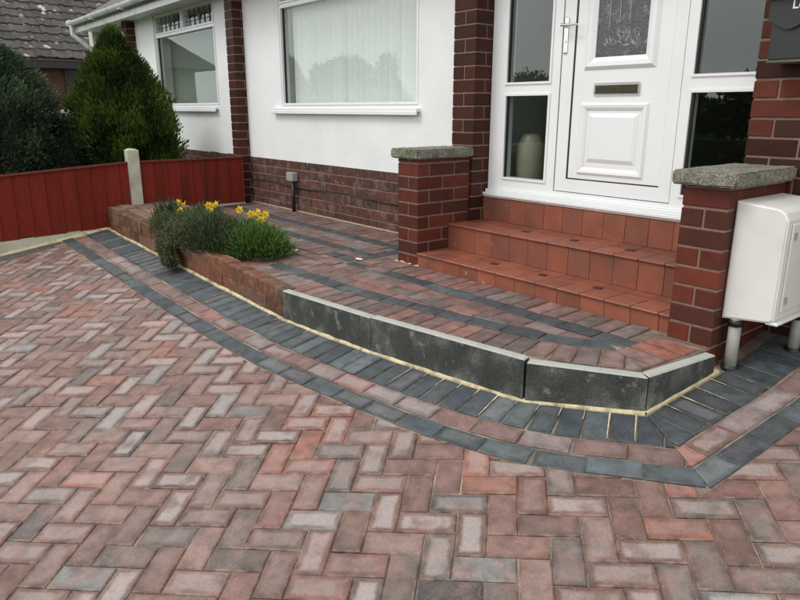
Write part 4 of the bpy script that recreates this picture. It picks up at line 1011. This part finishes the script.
# ------------------------------------------------------------------ foliage
def leaves(name, pts, dirs, ln, wd, cols, parent=None, M=M_LEAF, bend=.0, **kw):
    """one mesh of many little pointed leaves. pts, dirs: (n,3); ln, wd: (n,)"""
    n = len(pts); d = dirs / np.linalg.norm(dirs, axis=1, keepdims=True)
    r = np.random.normal(size=(n, 3)); s = np.cross(d, r); s /= np.linalg.norm(s, axis=1, keepdims=True) + 1e-9; u = np.cross(s, d)
    L = ln[:, None]; Wd = wd[:, None]
    a = pts; b = pts + d * L * .5 + s * Wd * .5 + u * L * .06; c = pts + d * L - u * L * bend; e = pts + d * L * .5 - s * Wd * .5 + u * L * .06
    V = np.stack([a, b, c, e], 1).reshape(-1, 3)
    me = bpy.data.meshes.new(name); me.vertices.add(4 * n); me.vertices.foreach_set('co', V.ravel().astype('f'))
    me.loops.add(4 * n); me.loops.foreach_set('vertex_index', np.arange(4 * n, dtype='i')); me.polygons.add(n); me.polygons.foreach_set('loop_start', np.arange(0, 4 * n, 4, dtype='i'))
    me.update(calc_edges=True)
    ca = me.color_attributes.new('Col', 'FLOAT_COLOR', 'POINT'); C4 = np.concatenate([cols, np.ones((n, 1))], 1).repeat(4, 0); ca.data.foreach_set('color', C4.ravel().astype('f'))
    me.materials.append(M); o = bpy.data.objects.new(name, me); return link(o, parent, **kw)
def tint(n, base, var=.3, tip=None, k=None):
    c = np.array(base)[None] * (1 + np.random.uniform(-var, var, (n, 1)))
    if tip is not None: c = c * (1 - k[:, None]) + np.array(tip)[None] * k[:, None] * (1 + np.random.uniform(-.2, .2, (n, 1)))
    return np.clip(c, 0, 1)
def rnd(n): v = np.random.normal(size=(n, 3)); return v / np.linalg.norm(v, axis=1, keepdims=True)
def nz3(P, f, seed=0.): return np.array([mnoise.noise(Vector((p[0] * f + seed, p[1] * f, p[2] * f))) for p in P])

def conifer(name, c, rad, h, n, lab, cat, base, tip, prof=None, lean=.0, leaf=.05, seed=1., up=.9, lump=.22, trunk=True, group=None):
    """upright shrub: sprays set on an uneven lumpy shell and inside it"""
    t = empty(name, c, label=lab, cat=cat, group=group)
    m_ = max(400, n // 14); hh = np.random.uniform(0, 1, m_) ** .9; th_ = np.random.uniform(0, 2 * math.pi, m_)
    pr = prof or (lambda q: np.minimum(1., .86 + .5 * q) * np.clip(1 - np.clip((q - .34) / .66, 0, 1) ** 1.9, .0, 1))
    w = pr(hh); dirs0 = np.stack([np.cos(th_), np.sin(th_), np.zeros(m_)], 1)
    P0 = np.stack([np.cos(th_) * w * rad, np.sin(th_) * w * rad, hh * h], 1); nn_ = nz3(P0, 2.6 / max(rad, .4), seed); depth = np.random.uniform(.0, 1, m_) ** 2.2 * .35
    scale = 1 + lump * nn_ * 1.6 - depth; P0[:, :2] *= scale[:, None]
    k = n // m_; C = np.repeat(P0, k, 0); D0 = np.repeat(dirs0, k, 0); dep = np.repeat(depth, k); nn2 = np.repeat(nn_, k)
    N_ = len(C); sp_ = rnd(N_) * np.array([1, 1, 1.3]) * leaf * 1.5
    P = C + sp_ * np.random.uniform(.2, 1, (N_, 1)); out = D0 * .75 + np.array([0, 0, up]) + rnd(N_) * .45
    br = (nn2 < -.30) & (np.random.uniform(0, 1, N_) < .35)
    ln = leaf * np.random.uniform(.6, 1.3, N_); wd = ln * np.random.uniform(.22, .38, N_)
    q = np.clip(.25 + nn2 * .9 + np.random.normal(0, .18, N_), 0, 1)
    cc = tint(N_, base, .3, tip, q)
    if name == 'garden_conifer': cc[br] = np.array([.075, .060, .025]) * np.random.uniform(.6, 1.2, (br.sum(), 1))
    leaves('foliage', P, out, ln, wd, cc, t)
    # dark inner mass of twigs so that no light leaks straight through
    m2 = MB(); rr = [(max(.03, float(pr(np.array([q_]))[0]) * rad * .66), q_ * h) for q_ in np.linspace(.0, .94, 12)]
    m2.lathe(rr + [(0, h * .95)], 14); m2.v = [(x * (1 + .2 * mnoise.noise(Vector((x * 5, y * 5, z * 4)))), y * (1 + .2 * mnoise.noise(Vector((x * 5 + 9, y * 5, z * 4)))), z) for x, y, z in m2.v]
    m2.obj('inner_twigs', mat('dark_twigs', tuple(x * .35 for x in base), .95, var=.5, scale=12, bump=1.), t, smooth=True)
    if trunk: MB().tube([(0, 0, -.3), (.01, 0, h * .5)], [rad * .09, rad * .05], 8).obj('trunk', M_BARK, t)
    return t
random.seed(11); np.random.seed(11)
gz = lambda x, y: lawn_z(x, y)
conifer('conifer', (-8.12, 2.50, gz(0, 2.5)), .575, 1.83, 64000, 'tall cone shaped green conifer behind the fence in front of the neighbour window', 'conifer', (.022, .040, .008), (.10, .155, .02), leaf=.048, seed=4., lump=.21, up=1.1)
conifer('juniper_bush', (-8.35, 1.17, gz(0, 1.0)), .80, 1.92, 52000, 'broad rounded grey green juniper bush at the left edge behind the fence', 'bush', (.020, .038, .020), (.085, .125, .065), prof=lambda q: np.sqrt(np.clip(1.01 - q ** 2.4, .01, 1)), leaf=.052, seed=9., lump=.26, up=.6)
conifer('olive_bush', (-7.75, .78, gz(0, .8)), .55, 1.25, 20000, 'low olive brown bush at far left close behind the fence', 'bush', (.022, .024, .010), (.060, .060, .022), prof=lambda q: np.sqrt(np.clip(1.02 - q ** 2, .02, 1)), leaf=.05, seed=2., lump=.3, up=.3)
conifer('twiggy_bush', (-8.0, 1.83, gz(0, 1.83)), .42, 1.05, 12000, 'dark twiggy low bush between the juniper and the conifer', 'bush', (.018, .026, .012), (.055, .070, .030), prof=lambda q: np.sqrt(np.clip(1.02 - q ** 2, .02, 1)), leaf=.05, seed=6., lump=.35, up=.2)

def mound(name, c, r, n, lab, base, tip, leaf, up, seed, cat='shrub', slim=.2, droop=None):
    t = empty(name, c, label=lab, cat=cat)
    v = rnd(n); v[:, 2] = np.abs(v[:, 2]); rr = np.random.uniform(.45, 1, (n, 1)) ** .6
    P = v * np.array(r)[None] * rr; nn_ = nz3(P[::6], 7., seed).repeat(6)[:n]
    if len(nn_) < n: nn_ = np.concatenate([nn_, nn_[:n - len(nn_)]])
    P *= (1 + .46 * nn_)[:, None]; out = v * .8 + np.array([0, 0, up]) + rnd(n) * .4
    ln = leaf * np.random.uniform(.6, 1.4, n)
    q = np.clip(.3 + nn_ * .9 + np.random.normal(0, .2, n), 0, 1)
    leaves('foliage', P, out, ln, ln * slim, tint(n, base, .3, tip, q), t)
    st = MB()
    for k in range(26):
        d = rnd(1)[0]; d[2] = abs(d[2]) * .8 + .2; e_ = [d[i] * r[i] * .85 for i in range(3)]; st.tube([(0, 0, -.03), (e_[0] * .4, e_[1] * .4, e_[2] * .55), tuple(e_)], [.007, .004, .002], 4)
    st.obj('stems', M_BARK, t); return t
bz = lambda x: topz(x) - .035
mound('dark_shrub', (-4.80, 2.06, bz(-4.78) + .0), (.44, .23, .22), 13000, 'dark grey green spiky shrub in the middle front of the flower bed', (.036, .052, .026), (.11, .145, .065), .038, .45, 1.)
mound('green_shrub', (-4.43, 2.22, bz(-4.43)), (.28, .24, .185), 9500, 'bright green feathery shrub at the right end of the flower bed', (.046, .092, .022), (.145, .24, .055), .038, .5, 2.)
mound('grey_shrub', (-5.42, 2.07, bz(-5.45)), (.44, .22, .16), 9500, 'low grey green shrub below the left daffodil clump', (.05, .072, .030), (.15, .185, .075), .032, .4, 3.)
# trailing plant that hangs over the wall
tr_ = empty('trailing_plant', (-5.02, 1.86, .62), label='olive trailing plant spilling over the bed wall down to the paving', cat='plant')
n = 6500; u = np.random.uniform(0, 1, n); P = np.zeros((n, 3)); ang = np.random.uniform(-1, 1, n); wid = .19 * (1 - .70 * u)
P[:, 0] = ang * wid + .07 * u + .03 * np.sin(u * 9); P[:, 1] = -.045 - .05 * np.sin(u * 2.6) + np.random.uniform(-.045, .03, n) + .10 * (1 - u) ** 2; P[:, 2] = .12 - .30 * u + .03 * np.random.normal(size=n) * (1 - u)
P[:, 2] = np.maximum(P[:, 2], zd(-5, 1.8) - .62 + .008)
q = np.clip(np.random.normal(.4, .25, n), 0, 1)
leaves('foliage', P, rnd(n) + np.array([0, -.5, .1]), np.random.uniform(.018, .036, n), np.random.uniform(.007, .013, n), tint(n, (.045, .055, .022), .3, (.17, .165, .075), q), tr_)
st = MB()
for k in range(18):
    a = random.uniform(-.16, .16); st.tube([(a, .12, .0), (a, -.02, .10), (a * .8 + .03, -.07, .0), (a * .4 + .07, -.06, -.16)], [.004, .003, .003, .002], 4)
st.obj('stems', M_BARK, tr_)
# daffodil leaf clumps
def clump(c, n, h, lab, base=(.035, .075, .022), spread=.10, name='daffodil_leaves'):
    mb = MB()
    for k in range(n):
        a = random.uniform(0, 2 * math.pi); r0 = random.uniform(0, spread); p = Vector((r0 * math.cos(a), r0 * math.sin(a) * .7, 0)); hh = h * random.uniform(.65, 1.1); a2 = random.uniform(0, 2 * math.pi); b = random.uniform(.02, .13)
        tip_ = p + Vector((math.cos(a2) * b, math.sin(a2) * b, hh)); mid = (p + tip_) / 2 + Vector((-math.cos(a2) * b * .25, -math.sin(a2) * b * .25, hh * .08)); w = random.uniform(.0055, .010); sd_ = Vector((math.sin(a2), -math.cos(a2), 0)) * w
        col = jit(base, .35)
        mb.add([p - sd_, p + sd_, mid + sd_, mid - sd_, tip_], [[0, 1, 2, 3], [3, 2, 4]], (*col, 1))
    o = mb.obj(name, M_LEAF, label=lab, cat='plant'); o.location = c; return o
clump((-5.72, 2.08, bz(-5.8)), 150, .235, 'dark upright leaf clump at the left end of the flower bed', (.03, .065, .028), .17)
clump((-5.38, 2.26, bz(-5.42)), 240, .21, 'dense green leaf clump under the left daffodils', (.055, .10, .040), .16)
clump((-5.10, 2.22, bz(-5.1)), 130, .17, 'broad light green leaves in the centre of the flower bed', (.085, .15, .04), .15, 'broad_leaves')
clump((-4.80, 2.36, bz(-4.8)), 170, .20, 'green leaf clump under the right daffodils', (.07, .14, .035), .16)
# loose blades and taller shoots knitting the planting together
for c_, nn_, hh_, lab_, col_ in (((-4.62, 2.36), 170, .20, 'loose green blades between the dark and the bright shrub in the bed', (.07, .13, .04)), ((-4.98, 2.16), 140, .21, 'loose leaning leaves in the middle of the flower bed', (.06, .11, .04)), ((-5.60, 2.34), 120, .20, 'thin leaning leaves at the back left of the flower bed', (.05, .09, .035)), ((-4.36, 2.30), 140, .17, 'fine grassy tuft at the right end of the bed', (.08, .15, .04))):
    clump((c_[0], c_[1], bz(c_[0])), nn_, hh_, lab_, col_, .20, 'leaf_clump')
def daffodil(x, y, zt_, face, lab, s=1.05):
    z0 = bz(x); d = empty('daffodil', (x, y, z0), label=lab, cat='daffodil', group='daffodils in the flower bed'); hh = zt_ - z0
    MB().tube([(0, 0, 0), (.004, .003, hh * .6), (0, 0, hh - .008), (.010 * math.cos(face), .010 * math.sin(face), hh)], .0028, 5, (.06, .12, .03, 1)).obj('stem', M_LEAF, d)
    f = Vector((math.cos(face), math.sin(face), .12)).normalized(); u = f.cross(Vector((0, 0, 1))).normalized(); w = u.cross(f); o_ = Vector((0, 0, hh)) + f * .012
    pm = MB()
    for k in range(6):
        a = k * math.pi / 3 + .2; dr = u * math.cos(a) + w * math.sin(a); sd_ = u * -math.sin(a) + w * math.cos(a); R_ = .036 * s
        pm.add([o_, o_ + dr * R_ * .5 + sd_ * R_ * .36 + f * .003, o_ + dr * R_ + f * .002, o_ + dr * R_ * .5 - sd_ * R_ * .36 + f * .003], [[0, 1, 2, 3]], (*jit((.78, .62, .05), .08), 1))
    pm.obj('petals', M_PETAL, d)
    tm = MB(); nn_ = 10; vs = []
    for rr, dd in ((.008, 0), (.009, .014), (.016, .028)):
        for k in range(nn_): a = 2 * math.pi * k / nn_; vs.append(o_ + f * dd * s + (u * math.cos(a) + w * math.sin(a)) * rr * s)
    tm.add(vs, [[r_ * nn_ + k, r_ * nn_ + (k + 1) % nn_, (r_ + 1) * nn_ + (k + 1) % nn_, (r_ + 1) * nn_ + k] for r_ in range(2) for k in range(nn_)], (.85, .52, .02, 1)); tm.obj('trumpet', M_PETAL, d)
DF = [(-5.72, 2.18, .775, -.9, 'lone daffodil standing apart above the dark leaves at the left'), (-5.66, 2.22, .765, -1.8, 'half turned daffodil tucked just right of the lone left one'),
      (-5.40, 2.31, .775, -.6, 'tallest daffodil at the back of the left cluster'), (-5.34, 2.36, .785, -1.4, 'rearmost daffodil of the left cluster against the path'),
      (-5.235, 2.255, .755, -.8, 'upper daffodil of the close pair in the left cluster'), (-5.19, 2.23, .735, -1.1, 'lower front daffodil of the close pair in the left cluster'),
      (-5.08, 2.44, .765, -1.0, 'leftmost daffodil of the right cluster above the dark shrub'), (-4.80, 2.27, .730, -1.9, 'pale low daffodil nodding over the dark shrub'),
      (-4.93, 2.46, .745, -.7, 'middle daffodil of the right cluster'), (-4.87, 2.50, .760, -1.3, 'upper daffodil of the pair in the right cluster'),
      (-4.76, 2.50, .755, -.9, 'rightmost daffodil beside the bright green shrub'),
      (-5.52, 2.12, .735, -1.2, 'low daffodil half hidden in the grey green leaves at the left'), (-5.05, 2.20, .735, -1.6, 'short daffodil between the left and the right cluster'), (-4.66, 2.40, .735, -.5, 'low side facing daffodil at the edge of the bright green shrub')]
for a in DF: daffodil(a[0], a[1], a[2] + .022, *a[3:])

# ------------------------------------------------------------------ house beyond, on the left
fh = empty('brick_bungalow', (-18, 6, .5), label='brown brick house with grey tiled roof seen above the bushes at left', cat='house')
fi2 = Matrix.Translation((18, -6, -.5))
def FH(o): o.matrix_parent_inverse = fi2; return o
ex0, ey0, ey1 = -16.0, 1.6, 13.5; ez = 2.60
FH(MB().box(-24, -16.3, 2.0, 13.0, .2, 2.62).obj('wall', M_DULLBRICK, fh))
w_ = empty('window', parent=fh); FH(w_)
MB().box(-16.3, -16.25, 3.95, 5.6, 1.35, 2.45).obj('frame', mat('dark_brown_frame', (.03, .02, .016), .6), w_)
for k in range(3): MB().box(-16.25, -16.24, 4.01 + k * .53, 4.49 + k * .53, 1.42, 2.38).obj('pane', M_DARKGL, w_)
FH(MB().box(-16.32, -16.02, ey0, ey1, ez - .20, ez - .05).obj('fascia', mat('dark_fascia', (.025, .02, .018), .7), fh))
rf = empty('roof', parent=fh); FH(rf)
pit = R(38); cp, sp_ = math.cos(pit), math.sin(pit); gauge = .285; tw = .30
MB().add([(ex0, ey0, ez - .05), (ex0, ey1, ez - .05), (ex0 - 5 * cp, ey1, ez - .05 + 5 * sp_), (ex0 - 5 * cp, ey0, ez - .05 + 5 * sp_)], [[0, 1, 2, 3]]).obj('roof_deck', M_OLDMORTAR, rf)
# one interlocking tile with a roll
tl_ = MB(); nn_ = 8; vs = []
for v_ in (0, .33):
    for k in range(nn_ + 1):
        q = k / nn_; hgt = .030 * max(0, math.sin(math.pi * min(1, q / .45))) if q < .45 else .006 * math.sin(math.pi * (q - .45) / .55)
        vs.append((v_, q * tw, hgt + (.028 if v_ == 0 else 0)))
for k in range(nn_ + 1): vs.append((0, k / nn_ * tw, vs[k][2] - .024))
m_ = nn_ + 1; tl_.add(vs, [[k, k + 1, m_ + k + 1, m_ + k] for k in range(nn_)] + [[2 * m_ + k, 2 * m_ + k + 1, k + 1, k] for k in range(nn_)])
tmesh = tl_.mesh('roof_tile', M_ROOF); RM = Matrix(((-cp, 0, sp_), (0, 1, 0), (sp_, 0, cp))).to_4x4()
rest = []; cand = []
for i in range(17):
    for j in range(int((ey1 - ey0) / tw)):
        loc = Vector((ex0, ey0 + j * tw, ez)) + Vector((-cp, 0, sp_)) * (i * gauge - .03); cand.append((i, j, loc))
def vis(c): p = RC @ (np.array(c[2]) - np.array([0, 0, CAM_H])); u, v = p[0] / p[2] * F_PX + 400, p[1] / p[2] * F_PX + 300; return -20 < u < 125 and -12 < v < 62
vs_ = [c for c in cand if vis(c)][:295]; ids = {(c[0], c[1]) for c in vs_}
rm = MB()
for i, j, loc in cand:
    col = jit(random.choice([(.060, .052, .046), (.052, .046, .041), (.068, .055, .047), (.045, .041, .036)]), .2)
    Mx = Matrix.Translation(loc + Vector((0, random.gauss(0, .003), random.gauss(0, .004)))) @ RM
    if (i, j) in ids:
        o = bpy.data.objects.new('roof_tile', tmesh); o.matrix_world = Mx; o.color = (*col, 1); link(o, rf)
    elif i < 17: rm.add([Mx @ Vector(v) for v in tl_.v], tl_.f, (*col, 1))
rm.obj('roof_tile', mat('concrete_roof_tile_joined', src='attr', rough=.9, var=.3, scale=7, bump=.6), rf, kind='stuff')

# silver car glimpsed between the bushes
car = empty('parked_car', (-13.6, 3.0, gz(0, 2.7) - .42), label='silver car glimpsed between the juniper and the conifer', cat='car'); car.rotation_euler = (0, 0, R(8))
bm = bmesh.new(); sec = [(-2.0, .35), (-2.05, .75), (-1.1, .92), (-.55, 1.38), (.9, 1.42), (1.7, 1.0), (2.0, .95), (2.05, .40)]
vs = [bm.verts.new((x, -.8, z)) for x, z in sec]; f = bm.faces.new(vs); e_ = bmesh.ops.extrude_face_region(bm, geom=[f])
for v in [g for g in e_['geom'] if isinstance(g, bmesh.types.BMVert)]: v.co.y = .8
for v in bm.verts:
    if v.co.z > 1.2: v.co.y *= .78
bmesh.ops.recalc_face_normals(bm, faces=bm.faces[:]); bmesh.ops.bevel(bm, geom=bm.edges[:], offset=.06, segments=3, affect='EDGES')
me = bpy.data.meshes.new('body'); bm.to_mesh(me); bm.free(); me.materials.append(M_CAR); me.polygons.foreach_set('use_smooth', [True] * len(me.polygons)); link(bpy.data.objects.new('body', me), car)
for s_ in (-1, 1): MB().add([(-.95, s_ * .80, .97), (1.45, s_ * .80, 1.0), (.85, s_ * .665, 1.34), (-.5, s_ * .67, 1.32)], [[0, 1, 2, 3]]).obj('side_window', M_DARKGL, car)
for wx in (-1.3, 1.3):
    for s_ in (-1, 1): MB().tube([(wx, s_ * .66, .31), (wx, s_ * .82, .31)], .31, 20).obj('wheel', M_TYRE, car)

# ------------------------------------------------------------------ across the street (seen only as reflections in the glass)
bh = empty('cream_bungalow', (-21, -1, -.3), label='buff hipped roof bungalow reflected in the neighbour window', cat='house')
bi = Matrix.Translation((21, 1, .3))
def BH(o): o.matrix_parent_inverse = bi; return o
BH(MB().box(-31, -20.4, -1.6, 1.5, -1, 2.75).obj('wall', M_BUFF, bh))
BH(MB().add([(-31.5, -2.2, 2.72), (-19.8, -2.2, 2.72), (-19.8, 2.0, 2.72), (-31.5, 2.0, 2.72), (-28.5, -.1, 4.4), (-22.0, -.1, 4.4)], [[0, 1, 5, 4], [1, 2, 5], [2, 3, 4, 5], [3, 0, 4], [3, 2, 1, 0]]).obj('roof', mat('brown_roof', (.07, .055, .05), .9), bh))
def bigtree(x, y, zb, h, rad, lab, prof, seed, n=16000):
    conifer('garden_tree', (x, y, zb), rad, h, n, lab, 'tree', (.02, .035, .016), (.05, .07, .03), prof=prof, leaf=.2, seed=seed, lump=.14, up=.5)
bigtree(-22.3, -7.25, -1.1, 3.95, 1.6, 'broad pointed tree across the street reflected in the wide window', lambda q: np.clip(1.1 * (1 - q) ** 1.05, .02, 1), 3.)
bigtree(-20.2, -8.8, -1.1, 4.35, .75, 'narrow spiky conifer across the street reflected in the wide window', lambda q: np.clip(1.0 - q, .02, 1), 5., 9000)
bigtree(-22.6, -10.5, -1.1, 3.6, 1.5, 'low rounded tree between the reflected trees across the street', lambda q: np.sqrt(np.clip(1.02 - q ** 2, .02, 1)), 8., 9000)
bigtree(-16.5, -12.0, -1.1, 3.7, 2.6, 'wide low tree right of the reflected conifer across the street', lambda q: np.sqrt(np.clip(1.02 - q ** 2, .02, 1)), 7., 12000)
n = 9000; P = np.stack([np.random.uniform(-30, 14, n), np.random.uniform(-16.8, -15.8, n), np.random.uniform(-1.1, .7, n)], 1)
leaves('hedge', P, rnd(n), np.full(n, .25), np.full(n, .14), tint(n, (.03, .05, .02), .4), label='clipped green hedge along the far side of the street', cat='hedge')
MB().box(-30, 14, -16.6, -16.0, -1.1, .6).obj('hedge_core', mat('hedge_inner', (.012, .018, .009), .95, var=.4), kind='structure')

# wooded skyline down the road, one mass
n = 24000; X = np.random.uniform(-26, 10, n); top_ = 2.5 + .55 * np.sin(X * .9) + .35 * np.sin(X * 2.7 + 1)
P = np.stack([X, np.random.uniform(-24, -22, n), -1.1 + (top_ + 1.1) * np.random.uniform(0, 1, n) ** .6], 1)
leaves('far_trees', P, rnd(n), np.full(n, .4), np.full(n, .24), tint(n, (.03, .045, .02), .4), kind='stuff')

# grit and stray jointing sand lying on the blocks
gt = MB(); random.seed(21)
for k in range(2600):
    if k % 4: i = random.randrange(-30, 12); x, y = o0[0] + .1 * (i * ux[0] + random.uniform(-14, 16) * uy[0]), 0; j = random.uniform(-14, 16); x, y = o0[0] + .1 * (i * ux[0] + j * uy[0]), o0[1] + .1 * (i * ux[1] + j * uy[1])
    else: x, y = random.uniform(-4.5, 0), random.uniform(-.4, 1.9)
    x += random.gauss(0, .006); y += random.gauss(0, .006)
    if max((x - p[0]) * n[0] + (y - p[1]) * n[1] for p, n in OUT) < .01: continue
    q = FD.P((x, y), .0015); e = random.uniform(.0010, .0024)
    gt.add([q + Vector((e * a, e * b * .8, e * c_ * .7)) for a, b, c_ in ((1, 0, 0), (-1, .3, 0), (0, 1, 0), (.2, -1, 0), (0, 0, 1))], [[0, 2, 4], [2, 1, 4], [1, 3, 4], [3, 0, 4]])
gt.obj('grit', mat('sand_grains', (.42, .34, .27), .95, var=.4, scale=80, bump=0), kind='stuff')
